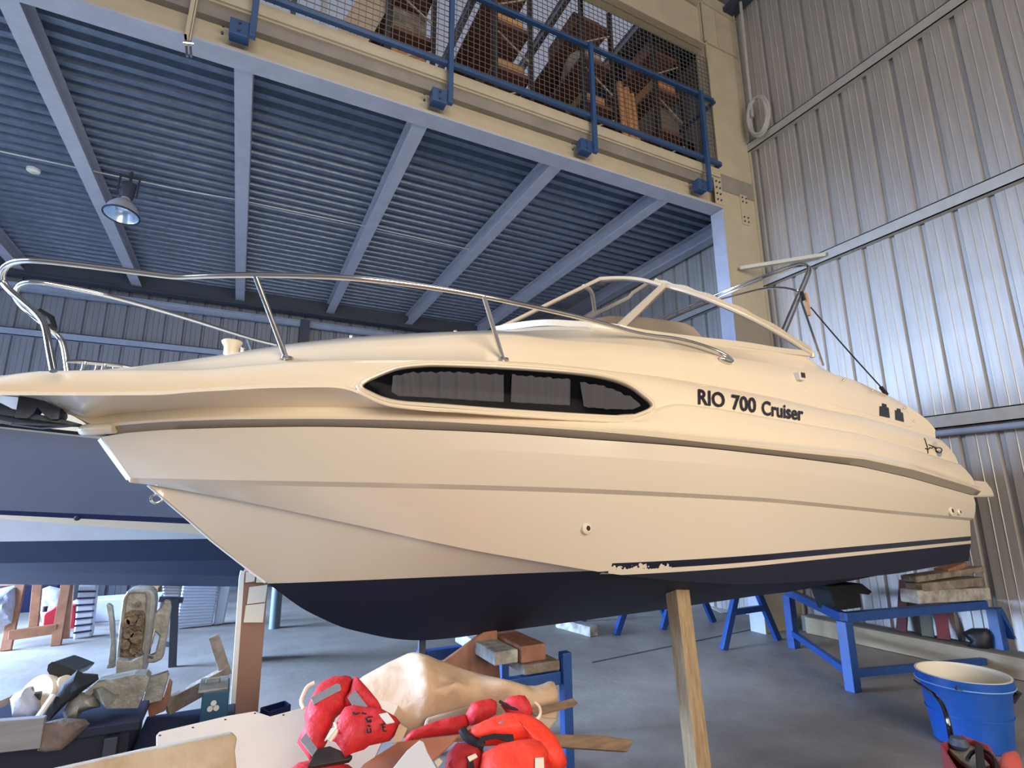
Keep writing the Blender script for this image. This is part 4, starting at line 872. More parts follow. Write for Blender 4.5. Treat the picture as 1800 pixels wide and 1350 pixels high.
# ================================================================ THINGS ON THE FLOOR AT THE LEFT
m_sw = mat('sawhorse_wood', 'a5714f', .7, col2='85583e', vscale=6)
f = [PZ(10, 1144, 0), PZ(58, 1112, 0), PZ(98, 1135, 0), PZ(113, 1122, 0)]
t = thing('sawhorse', (f[0].x + .3, f[0].y, 0), 'brown wooden sawhorse standing on the bright floor at far left', 'sawhorse')
tops = [PY(35, 1030, f[0].y + .22), PY(66, 1030, f[1].y - .1), PY(116, 1030, f[2].y + .1), PY(121, 1030, f[3].y - .1)]
for a, b_ in zip(f, tops): mb = MB(); mb.bar(a, b_ + (b_ - a).normalized() * .05, .10, .06, up=(0, 1, 0)); mb.build('leg', m_sw, t, bevel=.004)
mb = MB(); mb.bar(PY(16, 1117, f[0].y + .03), PY(100, 1105, f[2].y + .02), .05, .11); mb.build('cross_rail', m_sw, t, bevel=.004)
mb = MB(); mb.bar(tops[0] + Vector((-.25, .1, .06)), tops[2] + Vector((.25, .05, .06)), .09, .1); mb.build('top_beam', m_sw, t, bevel=.004)
f2 = [PZ(50, 1108, 0), PZ(70, 1100, 0)]
t = thing('jerrican', PZ(103, 1104, 0), 'red fuel can standing behind the wooden sawhorse', 'fuel can')
Yj = PZ(103, 1106, 0).y
mb = MB(); mb.prism([PY(x, y, Yj) for x, y in ((75, 1106), (76, 1082), (80, 1076), (90, 1071), (96, 1067), (132, 1065), (132, 1106))], (0, .18, 0)); mb.build('body', mat('red_plastic', 'c22233', .4), t, bevel=.015, smooth=True)
mb = MB(); c = PY(79, 1070, Yj + .09); mb.lathe([(.03, -.04), (.03, .03)], c, (0, 0, 1), 12); mb.build('cap', m_black, t)
def cushion(name, poly, Yc, nrib, label, dep=.16, m=m_vinyl, dark=False, horiz=True):
    """slab seat cushion with ribbed face"""
    P = [PY(x, y, Yc) for x, y in poly]; c = sum(P, Vector()) / 4; t = thing(name, (c.x, Yc, max(0, min(p.z for p in P))), label, 'cushion')
    mb = MB(); mb.prism(P, (0, dep, 0)); b_ = mb.build('pad', m, t, bevel=.02, smooth=True)
    a0, a1, b1, b0 = P
    for k_ in range(1, nrib):
        u = k_ / nrib; p = a0.lerp(b0, u); q = a1.lerp(b1, u); mb = MB(); mb.bar(p + Vector((0, -.003, 0)), q + Vector((0, -.003, 0)), .010, .022 if dark else .012); mb.build('seam', m_navy if dark else mat_seam, t)
    return t
mat_seam = mat('seam_grey', '9aa0ac', .6)
Yc = PZ(150, 1122, 0).y
cushion('striped_cushion', [(138, 1028), (170, 1028), (160, 1120), (128, 1125)], Yc, 8, 'white cushion with dark blue seams standing on end beside the red fuel can', dark=True)
Yc = PZ(360, 1102, 0).y
cushion('seat_cushion', [(322, 1022), (385, 1024), (373, 1100), (308, 1106)], Yc, 15, 'large white ribbed seat cushion leaning upright left of the tall carton')
cushion('cushion_panel', [(387, 1024), (408, 1022), (393, 1097), (375, 1100)], Yc + .02, 1, 'smooth white cushion edge panel right of the large ribbed cushion')
cushion('small_cushion', [(285, 1022), (319, 1025), (316, 1049), (286, 1049)], PZ(303, 1172, 0).y - .03, 5, 'small white ribbed cushion resting on the dark stand')
t = thing('dark_stand', PZ(303, 1172, 0), 'narrow dark metal stand behind the outboard drive', 'stand')
y_ = PZ(303, 1172, 0).y
mb = MB(); mb.bar(PZ(303, 1172, 0), PY(308, 1052, y_), .07, .05, up=(0, 1, 0)); mb.build('leg', m_dark, t)
mb = MB(); mb.bar(PY(280, 1053, y_ + .02), PY(322, 1055, y_ + .02), .05, .05); mb.build('top_bar', m_dark, t)
mb = MB(); mb.bar(PY(283, 1132, y_ + .05), PY(300, 1133, y_ + .02), .04, .04); mb.build('brace', m_dark, t)
q = PZ(482, 1104, 0); mb = MB(); mb.lathe([(.075, 0), (.07, .02), (.07, .62), (.05, .64)], q, n=24); tag(mb.build('round_post', mat('grey_green_post', '5f6e72', .5), smooth=True), 'short round grey-green post on the floor right of the tall carton', 'post')
mb = MB(); pillow(mb, [(-40, 1040), (-5, 1036), (28, 1028), (36, 1030), (36, 1060), (30, 1100), (0, 1115), (-40, 1110)], PZ(10, 1112, .3) + Vector((0, .8, 0)), (0, -1, .3), .2, wob=.015, back=1); tag(mb.build('white_sheet_bundle', m_bag, smooth=True), 'crumpled white plastic sheeting heaped at the left edge behind the sawhorse', 'sheeting')
mb = MB(); pillow(mb, [(66, 1038), (88, 1030), (112, 1036), (116, 1060), (112, 1098), (76, 1102), (66, 1056)], PY(90, 1060, 10.4), (0, -1, .2), .15, wob=.01, back=1); tag(mb.build('white_tub', m_vinyl, smooth=True), 'rounded white bundle above the red fuel can', 'bundle')
q = PY(215, 1060, 10.8)
for i, (x, y, w_, h_, mm, nm, lb) in enumerate(((200, 1098, 1.1, .30, m_vinyl, 'white_crate', 'low white crate on the floor behind the outboard drive'), (230, 1068, .9, .22, m_woodd, 'timber_pile', 'brownish timber baulk stacked behind the low white crate'), (255, 1046, .35, .2, m_kraft, 'small_carton', 'small brown carton on the far timber baulk'), (60, 1078, .5, .45, m_navy, 'dark_crate', 'dark blue crate in the shade behind the sawhorse'))):
    p = PY(x, y, (10.1, 11.0, 10.95, 11.6)[i]); mb = MB(); zb2 = 0 if i in (0, 3) else p.z - .1
    mb.box((p.x - w_ / 2, p.y, zb2), (p.x + w_ / 2, p.y + .5, zb2 + (h_ if i in (0, 3) else h_))); o = mb.build(nm, mm, bevel=.01); tag(o, lb, nm.split('_')[-1])
# --- bench carrying the outboard drive
ZBn = PY(200, 1259, 3.27).z
t = thing('work_bench', (-.75, 3.35, 0), 'low closed dark blue bench under the outboard drive and scrap', 'bench')
mb = MB(); mb.box((-2.1, 3.16, ZBn - .04), (-.30, 3.75, ZBn)); mb.build('bench_top', mat('dark_bench_blue', '131c38', .6), t, bevel=.005)
mb = MB(); mb.box((-2.05, 3.2, .05), (-.34, 3.7, ZBn - .041)); mb.build('cabinet', mat('black_blue_sheet', '10142a', .6), t)
for x in (-2.0, -.40):
    for y in (3.17, 3.7): mb = MB(); mb.bar((x, y, 0), (x, y, ZBn - .05), .05, .05, up=(0, 1, 0)); mb.build('leg', m_dark, t, bevel=.004)
# outdrive: leg casting open at the front, box, wedge
Yd = 3.45
t = thing('outboard_drive', PY(225, 1260, Yd), 'grey dismantled outboard drive leg standing upright on the bench', 'boat drive')
def slab(poly, Y, dep, name, m, par, bev=.006, sm=False):
    mb = MB(); mb.prism([PY(x, y, Y) for x, y in poly], (0, dep, 0)); return mb.build(name, m, par, bevel=bev, smooth=sm)
slab([(206, 1190), (210, 1120), (218, 1050), (224, 1038), (236, 1035), (262, 1036), (270, 1042), (272, 1060), (264, 1120), (252, 1190)], Yd + .03, .16, 'casing', m_alu, t, .012, True)
rimp = [(208, 1156), (213, 1105), (220, 1052), (226, 1041), (240, 1039), (258, 1040), (261, 1052), (257, 1105), (250, 1156)]
mb = MB(); mb.tube([PY(x, y, Yd + .02) for x, y in rimp], .009, 8, closed=True); mb.build('casing_rim', m_alu, t, smooth=True)
slab([(211, 1154), (216, 1105), (219, 1078), (230, 1073), (252, 1073), (256, 1082), (253, 1110), (248, 1154)], Yd + .022, .02, 'greasy_cavity', m_grease, t, .004)
for x, y, r in ((234, 1088, .024), (222, 1094, .02), (247, 1092, .018), (228, 1112, .022), (242, 1118, .028), (222, 1132, .02), (238, 1140, .02), (246, 1148, .016), (243, 1062, .015)):
    q = PY(x, y, Yd + .0); mb = MB(); mb.lathe([(r, .03), (r * .9, 0), (r * .5, -.006), (r * .5, -.02)], q, (0, -1, 0), 12); mb.build('gear_shaft', m_grease if r < .03 else m_alu, t, smooth=True)
slab([(203, 1160), (232, 1162), (252, 1152), (250, 1192), (232, 1192), (203, 1192)], Yd - .05, .18, 'gear_box', m_alu, t, .006)
slab([(186, 1062), (190, 1062), (196, 1066), (200, 1100), (203, 1172), (200, 1174), (186, 1176), (190, 1166), (194, 1130), (190, 1085)], Yd + .1, .05, 'trim_arm', m_alu, t, .006)
slab([(262, 1100), (270, 1080), (284, 1066), (288, 1056), (298, 1057), (300, 1070), (293, 1120), (286, 1158), (272, 1166), (252, 1166), (252, 1158), (272, 1150), (280, 1118), (268, 1108)], Yd + .12, .06, 'gimbal_bracket', m_alu, t, .008)
mb = MB(); mb.tube([PY(271, 1105, Yd + .12), PY(266, 1130, Yd + .1), PY(258, 1150, Yd + .1), PY(268, 1156, Yd + .12)], .008, 8); mb.build('hydraulic_pipe', m_chrome, t, smooth=True)
# skeg wedge and plates
V = [PY(x, y, Y) for x, y, Y in ((222, 1186, Yd - .02), (228, 1195, Yd - .05), (186, 1244, Yd - .28), (170, 1212, Yd - .22), (150, 1210, Yd - .1), (255, 1178, Yd + .02))]
mb = MB(); mb.add(V, [(0, 1, 2, 3), (0, 3, 4), (1, 5, 2), (0, 5, 1), (3, 2, 4), (0, 4, 2, 5)]); mb.build('skeg', m_alu, t, bevel=.003)
slab([(140, 1258), (142, 1240), (168, 1214), (186, 1246), (242, 1245), (257, 1210), (262, 1192), (256, 1186), (235, 1186), (170, 1200), (142, 1226)], Yd - .18, .1, 'cavitation_plate', m_alu, t, .006)
o = None
mb = MB(); mb.prism([PY(x, y, Yd + .0) for x, y in ((246, 1246), (262, 1192), (294, 1182), (296, 1190), (284, 1232), (258, 1238))], (0, .05, 0)); tag(mb.build('pale_plate', m_alu, bevel=.004), 'pale grey flat plate leaning at the right of the drive', 'plate')
mb = MB(); mb.prism([PY(x, y, Yd + .12) for x, y in ((290, 1250), (262, 1262), (258, 1236), (286, 1230), (296, 1196), (302, 1202), (298, 1228))], (0, .05, 0)); tag(mb.build('brown_plate', m_woodr, bevel=.004), 'brown board edge behind the pale plate at the right of the drive', 'board')
# black cover, flap, rags, bag, disc
t = thing('engine_cover', PY(130, 1190, 3.35), 'black curved plastic cover lying on the scrap left of the drive', 'cover')
N_ = 12; a = [PY(*p, 3.25) for p in ((86, 1163), (134, 1180))]; 
edge0 = [(135, 1179), (112, 1170), (92, 1163), (85, 1168), (83, 1178), (90, 1190), (104, 1198), (118, 1195)]
off_ = PY(160, 1152, 3.85) - PY(112, 1170, 3.42)
mb = MB(); E0 = [PY(x, y, 3.42) for x, y in edge0]; mb.prism(E0, off_ * .72); mb.build('shell', mat('dark_grey_plastic', '33383c', .4), t, bevel=.008, smooth=True)
mb = MB(); mb.prism([p + Vector((0, -.004, 0)) for p in E0], (0, .003, 0)); mb.build('lining', m_black, t)
mb = MB(); V = [PY(x, y, 3.3) for x, y in ((134, 1180), (138, 1186), (150, 1184), (172, 1188), (174, 1194), (146, 1216), (118, 1236), (84, 1268), (80, 1258), (92, 1230), (106, 1200))]
pill = MB(); pillow(pill, [(136, 1178), (146, 1183), (172, 1185), (174, 1194), (150, 1212), (118, 1236), (84, 1270), (78, 1260), (94, 1228), (112, 1200)], V[0], (.1, -1, .3), .05, wob=.012, back=.5); tag(pill.build('black_flap', mat('black_canvas', '1b2028', .8, bump=.5, bscale=20), smooth=True), 'crumpled black rubber sheet draped over the scrap below the cover', 'sheet')
pill = MB(); pillow(pill, [(22, 1228), (32, 1216), (54, 1206), (70, 1232), (72, 1250), (60, 1264), (28, 1264)], PY(45, 1240, 3.32), (-.1, -1, .3), .09, wob=.008, back=.6); tag(pill.build('grey_bag', m_bag, smooth=True), 'grey wrapped roll of plastic at the left of the beige disc', 'bag')
mb = MB(); c = PY(76, 1222, 3.40); mb.lathe([(.07, -.02), (.082, 0), (.082, .035), (.075, .045), (.03, .04)], c, (-.45, -.75, .35), 32)
t = thing('beige_disc', c, 'beige round plastic float cover between the grey roll and black sheet', 'disc'); mb.build('shell', m_gel2, t, smooth=True)
mb = MB(); mb.box(c + Vector((-.03, -.085, -.005)), c + Vector((.005, -.05, .03))); mb.build('slot', m_black, t)
mb = MB(); c2 = PY(100, 1212, 3.40); mb.lathe([(.035, 0), (.042, .03), (.036, .06)], c2, (.6, -.5, .5), 20); mb.build('hub', m_gel2, t, smooth=True)
mb = MB(); mb.tube([PY(94, 1222, 3.24), PY(62, 1268, 3.18)], .012, 8); tag(mb.build('pale_rod', m_white, smooth=True), 'pale slanted rod leaning in front of the beige disc', 'rod')
mb = MB(); mb.bar(PY(-30, 1250, 3.3), PY(60, 1212, 3.35), .02, .03); tag(mb.build('dark_batten', m_woodd), 'thin dark batten resting behind the grey roll at the left edge', 'batten')
pill = MB(); pillow(pill, [(78, 1270), (110, 1262), (150, 1264), (158, 1272), (130, 1300), (108, 1318), (80, 1322), (66, 1320), (68, 1290)], PY(110, 1290, 3.12), (0, -1, .2), .05, wob=.015, back=.6); tag(pill.build('dirty_rag', mat('dirty_rag_cloth', '85756a', .9, col2='5e5450', bump=.5), smooth=True), 'dirty brown rag hanging beside the grey plank end', 'rag')
pill = MB(); pillow(pill, [(110, 1252), (118, 1236), (142, 1216), (172, 1222), (178, 1242), (140, 1252), (136, 1266), (114, 1268)], PY(140, 1246, 3.28), (0, -1, .3), .05, wob=.01, back=.6); tag(pill.build('grey_lump', m_alu, smooth=True), 'rough grey casting lying below the skeg', 'casting')
mb = MB(); P = [PY(x, y, 3.08) for x, y in ((-40, 1271), (78, 1262), (70, 1316), (-40, 1328))]; mb.prism(P, (0, .04, 0)); tag(mb.build('grey_plank', mat('silver_grey_plank', '8e8b8e', .75, var=.12, vscale=6, stretch=(.6, 3, 9)), bevel=.003), 'silver-grey plank end standing on edge at the left edge', 'plank')
# teal box with a white trefoil
t = thing('teal_box', PY(372, 1268, 3.6), 'teal box with a white trefoil mark beside the tall carton', 'box')
Yt = 3.35
mb = MB(); mb.box((PY(350, 1272, Yt).x, Yt, PY(398, 1276, Yt).z), (PY(398, 1272, Yt).x, Yt + .22, PY(350, 1219, Yt).z)); mb.build('body', mat('teal_metal', '20506e', .5, var=.1), t, bevel=.006)
zz = PY(350, 1219, Yt).z; xx0 = PY(350, 1219, Yt).x; xx1 = PY(398, 1219, Yt).x
mb = MB(); mb.box((xx0 - .005, Yt - .005, zz), (xx1 + .005, Yt + .225, zz + .012)); mb.build('lid', m_alu, t, bevel=.003)
c = PY(373, 1212, Yt + .1); mb = MB(); mb.tube([(c.x - .03, Yt + .1, zz + .012), (c.x - .03, Yt + .1, zz + .035), (c.x + .03, Yt + .1, zz + .035), (c.x + .03, Yt + .1, zz + .012)], .006, 8); mb.build('latch', m_chrome, t, smooth=True)
mb = MB(); c = PY(375, 1242, Yt - .003)
for an in (90, 210, 330):
    a_ = math.radians(an); q = c + Vector((.016 * math.cos(a_), 0, .016 * math.sin(a_))); mb.lathe([(.013, 0), (.013, .004)], q, (0, -1, 0), 20)
mb.build('trefoil_mark', m_white, t); mb = MB(); mb.lathe([(.006, .0), (.006, .0052)], c, (0, -1, 0), 12); mb.build('mark_centre', mat('mark_green', '9aa890', .6), t)
mb = MB(); mb.bar(PY(376, 1118, 3.75), PY(398, 1188, 3.7), .055, .03, up=(0, 1, 0)); tag(mb.build('upright_batten', m_woodd, bevel=.003), 'weathered batten leaning against the tall carton', 'batten')
mb = MB(); mb.bar(PY(292, 1243, 3.62), PY(396, 1186, 3.72), .05, .08); tag(mb.build('slanted_board', m_woodd, bevel=.004), 'brown board slanting up behind the teal box', 'board')
q = PY(398, 1276, Yt); mb = MB(); mb.box((-.325, Yt - .12, 0), (q.x + .04, Yt + .35, q.z - .002)); tag(mb.build('low_dark_crate', mat('dark_crate_blue', '14203c', .6), bevel=.005), 'low dark blue crate under the teal box', 'crate')
# tall carton
Yc = 3.75
t = thing('tall_carton', (PY(440, 1200, Yc).x, Yc, 0), 'tall narrow brown carton with shipping labels standing behind the stem', 'carton')
xa, xb_ = PY(408, 1240, Yc).x, PY(456, 1240, Yc).x; xt0, xt1 = PY(430, 1005, Yc).x, PY(476, 1005, Yc).x; zt_ = PY(430, 1005, Yc).z
mb = MB(); lo = [Vector((xa, Yc, 0)), Vector((xb_, Yc, 0)), Vector((xb_, Yc + .14, 0)), Vector((xa, Yc + .14, 0))]; hi = [Vector((xt0, Yc + .02, zt_)), Vector((xt1 - .01, Yc + .02, zt_)), Vector((xt1 - .01, Yc + .16, zt_)), Vector((xt0, Yc + .16, zt_))]
mb.add(lo + hi, [(0, 3, 2, 1), (4, 5, 6, 7), (0, 1, 5, 4), (1, 2, 6, 5), (2, 3, 7, 6), (3, 0, 4, 7)]); bx = mb.build('box', m_card, t, bevel=.003)
mb = MB(); mb.prism([PY(x, y, Yc - .002) for x, y in ((404, 1250), (413, 1250), (430, 1006), (423, 1003), (420, 1016))], (0, .04, 0)); mb.build('white_edge_strip', m_white, t, bevel=.002)
for poly in (((438, 1032), (470, 1028), (466, 1058), (434, 1062)), ((432, 1064), (466, 1060), (462, 1094), (428, 1094)), ((432, 1006), (450, 1004), (447, 1022), (431, 1024)), ((452, 1006), (474, 1012), (471, 1024), (450, 1024))):
    mb = MB(); mb.prism([PY(x, y, Yc + .008) for x, y in poly], (0, -.004, 0)); lb = mb.build('label', m_paper, t)
    mb = MB(); a, b_, c_, d_ = [PY(x, y, Yc + .0015) for x, y in poly]
    for u in (.18, .3, .42, .62, .78):
        p = a.lerp(b_, u); q = d_.lerp(c_, u); mb.bar(p.lerp(q, .15), p.lerp(q, .82 if u < .5 else .6), .003, .002, up=(0, 1, 0))
    mb.build('label_print', m_ink, lb)
# black tray
mb = MB(); P = [PZ(x, y, .55) for x, y in ((459, 1246), (500, 1234), (510, 1241), (472, 1254))]
t = thing('black_tray', sum(P, Vector()) / 4, 'small dark blue open tray behind the ivory board', 'tray')
mb.prism([p - Vector((0, 0, .03)) for p in P], (0, 0, .004)); mb.build('base', m_navy, t)
mb = MB()
for a, b_ in zip(P, P[1:] + P[:1]): mb.bar(a - Vector((0, 0, .012)), b_ - Vector((0, 0, .012)), .008, .036)
mb.build('rim', m_navy, t)
mb = MB(); mb.box((P[0].x - .02, P[0].y - .04, 0), (P[2].x, P[1].y, .52)); tag(mb.build('crate_behind_board', m_navy, bevel=.005), 'dark crate hidden behind the ivory board holding the small tray', 'crate')
# ================================================================ FOREGROUND PILE
ZT = .50
t = thing('timber_table', (.75, 2.1, 0), 'low timber table hidden under the canvas and life jackets', 'table')
mb = MB(); mb.box((-.55, 1.15, ZT - .04), (1.36, 2.35, ZT)); mb.build('table_top', m_woodr, t, bevel=.004)
for x in (-.4, 1.26):
    for y in (1.25, 2.25): mb = MB(); mb.bar((x, y, 0), (x, y, ZT - .04), .08, .08, up=(0, 1, 0)); mb.build('leg', m_blue, t)
# ivory board
def flat(name, poly, p0, n, thick, m, label, cat, bev=.002, par=None):
    n = Vector(n).normalized(); P = [PP(x, y, p0, n) for x, y in poly]; mb = MB(); mb.prism(P, n * -thick); o = mb.build(name, m, par, bevel=bev)
    if label: tag(o, label, cat)
    return o, P
io, P = flat('ivory_board', [(275, 1330), (275, 1292), (280, 1286), (400, 1258), (448, 1250), (475, 1259), (560, 1236), (640, 1216), (700, 1240), (620, 1420), (275, 1420)], (.2, 2.1, .60), (.0, -.28, 1), .012, m_board, 'large ivory panel with a notched edge lying under the life jackets', 'panel')
mb = MB()
for x, y in ((281, 1293), (339, 1279), (396, 1265), (448, 1254), (498, 1257)):
    q = PP(x, y, (.2, 2.1, .60), (.0, -.28, 1)); mb.lathe([(.004, 0), (.004, .001)], q, (0, -.27, .96), 8)
mb.build('screw_hole', m_ink, io)
mthk = mat('stained_white_foam_board', 'cbb9a3', .8, col2='a9906f', vscale=5, bump=.3, bscale=30)
flat('thick_foam_slab', [(60, 1362), (250, 1320), (410, 1289), (417, 1297), (413, 1320), (416, 1350), (416, 1420), (60, 1420)], (-.1, 1.75, .62), (.05, -1, .25), .08, mthk, 'thick stained white slab standing on edge in the lower left foreground', 'slab', .006)
# canvas
cp0 = (.95, 2.62, .75); cn = (-.15, -.8, .6)
outl = [(598, 1218), (610, 1200), (660, 1170), (700, 1152), (726, 1147), (742, 1146), (770, 1154), (800, 1166), (850, 1183), (930, 1204), (950, 1200), (975, 1188), (984, 1202), (988, 1230), (984, 1262), (965, 1290), (900, 1296), (820, 1300), (720, 1302), (668, 1262), (640, 1235)]
inn = [(738, 1180, .17), (744, 1205, .19), (750, 1240, .17), (764, 1188, .06), (768, 1212, .05), (764, 1245, .03), (722, 1225, .08), (712, 1182, .04), (775, 1228, .14), (800, 1224, .16), (812, 1246, .03), (838, 1222, .03), (860, 1215, .12), (895, 1216, .13), (905, 1240, .02), (940, 1238, .10), (680, 1250, .02), (700, 1262, .07), (725, 1275, .02)] + [(x, y, l * 1.3) for x, y, l in [(722, 1158, .07), (700, 1175, .035), (690, 1215, .03), (716, 1200, .07), (690, 1190, .06), (746, 1262, .06), (725, 1240, .05), (770, 1200, .05), (790, 1185, .02), (800, 1215, .09), (800, 1236, .02), (760, 1258, .01), (820, 1200, .04), (850, 1205, .06), (880, 1225, .08), (920, 1225, .05), (955, 1225, .06), (860, 1240, .0), (920, 1252, .0), (650, 1200, .02), (670, 1230, .03), (960, 1262, -.03)]]
t = thing('canvas_tarp', PP(800, 1290, cp0, cn), 'beige canvas boat cover heaped behind the life jackets', 'tarpaulin')
def cloth(outl, inn, p0, n, nm, m, par, thick=.01, sub=1, back=.12):
    n = Vector(n).normalized()
    pts = [(x, y, 0) for x, y in outl] + inn; k_ = len(outl)
    mb = MB(); relief(mb, pts, k_, p0, n); V0 = [Vector(v) for v in mb.v]; F0 = list(mb.f)
    nb = len(V0); edge = {}
    for f in F0:
        for a, b_ in zip(f, f[1:] + f[:1]): edge[(a, b_)] = 1
    bd = [(a, b_) for a, b_ in edge if (b_, a) not in edge]
    mb.v = [tuple(PV) for PV in V0]; mb.v += [tuple(v - n * back) for v in V0]; mb.f += [tuple(i + nb for i in f[::-1]) for f in F0]; mb.f += [(b_, a, a + nb, b_ + nb) for a, b_ in bd]; mb.mi = [0] * len(mb.f)
    return mb.build(nm, m, par, smooth=True, angle=180, subsurf=sub)
cloth(outl, inn, cp0, cn, 'canvas', m_tarp, t, back=.10)
seam = [(824, 1172), (818, 1190), (812, 1212), (806, 1232)]; 

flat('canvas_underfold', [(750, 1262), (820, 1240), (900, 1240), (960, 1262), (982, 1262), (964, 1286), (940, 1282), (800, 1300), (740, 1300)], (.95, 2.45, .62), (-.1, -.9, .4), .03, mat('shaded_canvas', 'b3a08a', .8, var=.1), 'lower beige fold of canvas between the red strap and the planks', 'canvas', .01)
# planks sticking out to the right
def plk(name, poly, p0, n, th, m, label): return flat(name, poly, p0, n, th, m, label, 'plank', .003)
m_pl = mat('weathered_plank', '8b7157', .75, col2='6a5644', vscale=7, stretch=(1, 6, 6), bump=.3)
plk('broken_plank', [(930, 1247), (1008, 1227), (1017, 1236), (1008, 1243), (944, 1259)], (1.1, 2.3, .62), (.1, -1, .4), .03, m_pl, 'short splintered plank poking out beside the canvas, upper of the two')
plk('long_plank', [(960, 1290), (1062, 1293), (1115, 1301), (1104, 1321), (985, 1313), (960, 1312)], (1.1, 2.1, .52), (.05, -1, .5), .03, m_pl, 'longer plank pointing right over the dark floor below the life jackets')
# --- life jackets
jn = Vector((-.1, -.62, .78)).normalized()
def puff(nm, poly, p0, th, m, par, n=jn, wob=.004, seed=1, centre=None, back=.4):
    mb = MB(); pillow(mb, poly, p0, n, th, wob=wob, seed=seed, centre=centre, back=back); return mb.build(nm, m, par, smooth=True, angle=180)
def patch(nm, poly, p0, m, par, n=jn, th=.006):
    n = Vector(n).normalized(); P = [PP(x, y, p0, n) for x, y in poly]; mb = MB(); mb.prism(P, n * -th); return mb.build(nm, m, par, bevel=.001)
p1_ = Vector((.55, 2.02, .68))
j1 = thing('life_jacket', p1_, 'red life jacket with grey reflective patches lying left of the canvas', 'life jacket', None)
def sh(p, d): return Vector(p) + jn * d
puff('left_panel', [(556, 1208), (570, 1198), (590, 1190), (615, 1189), (622, 1196), (613, 1225), (606, 1248), (590, 1262), (583, 1280), (575, 1305), (560, 1330), (548, 1345), (540, 1330), (522, 1305), (533, 1285), (538, 1278), (534, 1258), (542, 1234), (550, 1222)], p1_, .06, m_red, j1, seed=2)
puff('collar', [(600, 1238), (612, 1222), (620, 1194), (628, 1196), (650, 1220), (668, 1243), (674, 1254), (660, 1256), (630, 1252), (606, 1248)], sh(p1_, .01), .055, m_red, j1, seed=3)
puff('folded_panel', [(600, 1252), (618, 1246), (640, 1250), (676, 1254), (690, 1262), (704, 1270), (696, 1290), (686, 1302), (650, 1310), (640, 1318), (620, 1324), (606, 1331), (598, 1316), (590, 1305), (578, 1300), (584, 1282), (592, 1268)], sh(p1_, .06), .07, m_red, j1, seed=4, wob=.006)
for poly, d_ in (([(546, 1226), (592, 1201), (598, 1203), (600, 1212), (552, 1238)], .062), ([(611, 1226), (624, 1212), (646, 1241), (641, 1246), (624, 1246)], .068), ([(528, 1301), (538, 1288), (558, 1316), (549, 1329)], .058)):
    patch('reflective_patch', poly, sh(p1_, d_), m_reflect, j1)
patch('label', [(570, 1302), (582, 1280), (594, 1277), (589, 1290), (574, 1300)], sh(p1_, .10), m_paper, j1)
patch('label', [(666, 1255), (681, 1252), (694, 1269), (680, 1272)], sh(p1_, .135), m_paper, j1)
mb = MB(); mb.tube([sh(PP(x, y, p1_, jn), .10) for x, y in ((586, 1302), (590, 1312), (582, 1322), (574, 1332), (578, 1334), (586, 1324), (592, 1312))], .006, 6); mb.build('strap', m_gel2, j1, smooth=True)
patch('side_strap', [(688, 1306), (702, 1272), (716, 1280), (706, 1302)], sh(p1_, .09), m_tarp, j1)
mb = MB(); mb.tube(smooth_path([PP(x, y, p1_, jn) + jn * .02 for x, y in ((552, 1206), (540, 1212), (534, 1224), (528, 1240), (534, 1252))], 2), .007, 8); mb.build('tie_cord', m_gel2, j1, smooth=True)
def glyph(lines, d, base):
    mb = MB()
    for L in lines:
        for a, b_ in zip(L[:-1], L[1:]): mb.bar(PP(*a, sh(base, d), jn), PP(*b_, sh(base, d), jn), .005, .003)
    return mb.build('marker_lettering', m_ink, j1)
glyph([[(655, 1260), (648, 1260), (643, 1264), (646, 1268), (652, 1269), (651, 1265)], [(646, 1275), (652, 1277)], [(645, 1281), (646, 1288), (652, 1287), (651, 1280)], [(677, 1273), (671, 1273), (673, 1278), (678, 1278)], [(673, 1278), (674, 1285), (680, 1285)], [(620, 1252), (626, 1256), (632, 1252)], [(636, 1253), (644, 1255)]], .138, p1_)
puff('lower_panel', [(500, 1360), (520, 1345), (560, 1338), (600, 1345), (620, 1350), (620, 1400), (500, 1400)], sh(p1_, -.02), .05, m_red, j1, seed=8)
# black wallet/board with tape
patch_o, _ = flat('dark_slab', [(556, 1316), (580, 1311), (620, 1328), (614, 1335), (548, 1347), (541, 1346)], sh(p1_, .05), tuple(jn), .02, mat('dark_brown_board', '2a2523', .5), 'dark brown tablet with a pale strap lying below the left life jacket', 'tablet')
# thin red belt jacket behind
p2_ = Vector((.98, 2.22, .66))
j2 = thing('life_jacket', p2_, 'deep red life jacket stretched flat between the brown board and canvas', 'life jacket')
puff('belt_panel', [(710, 1300), (716, 1291), (740, 1281), (770, 1269), (800, 1263), (822, 1258), (828, 1272), (810, 1290), (770, 1294), (740, 1297), (712, 1306)], p2_, .035, m_red, j2, seed=5)
puff('shoulder_panel', [(819, 1255), (824, 1244), (838, 1238), (864, 1234), (874, 1240), (872, 1256), (850, 1268), (826, 1276)], sh(p2_, .02), .055, m_red, j2, seed=6)
puff('shoulder_panel', [(880, 1240), (890, 1231), (908, 1228), (922, 1229), (930, 1240), (936, 1254), (930, 1266), (915, 1266), (892, 1256)], sh(p2_, .02), .055, m_red, j2, seed=7)
mb = MB(); mb.tube(smooth_path([PP(x, y, p2_, jn) + jn * .05 for x, y in ((936, 1248), (945, 1256), (946, 1272), (936, 1282))], 2), .007, 8); mb.build('tie_cord', m_gel2, j2, smooth=True)
mb = MB(); mb.tube([PP(x, y, p2_, jn) + jn * .055 for x, y in ((874, 1247), (890, 1258), (908, 1262))], .006, 8); mb.build('webbing', m_black, j2, smooth=True)
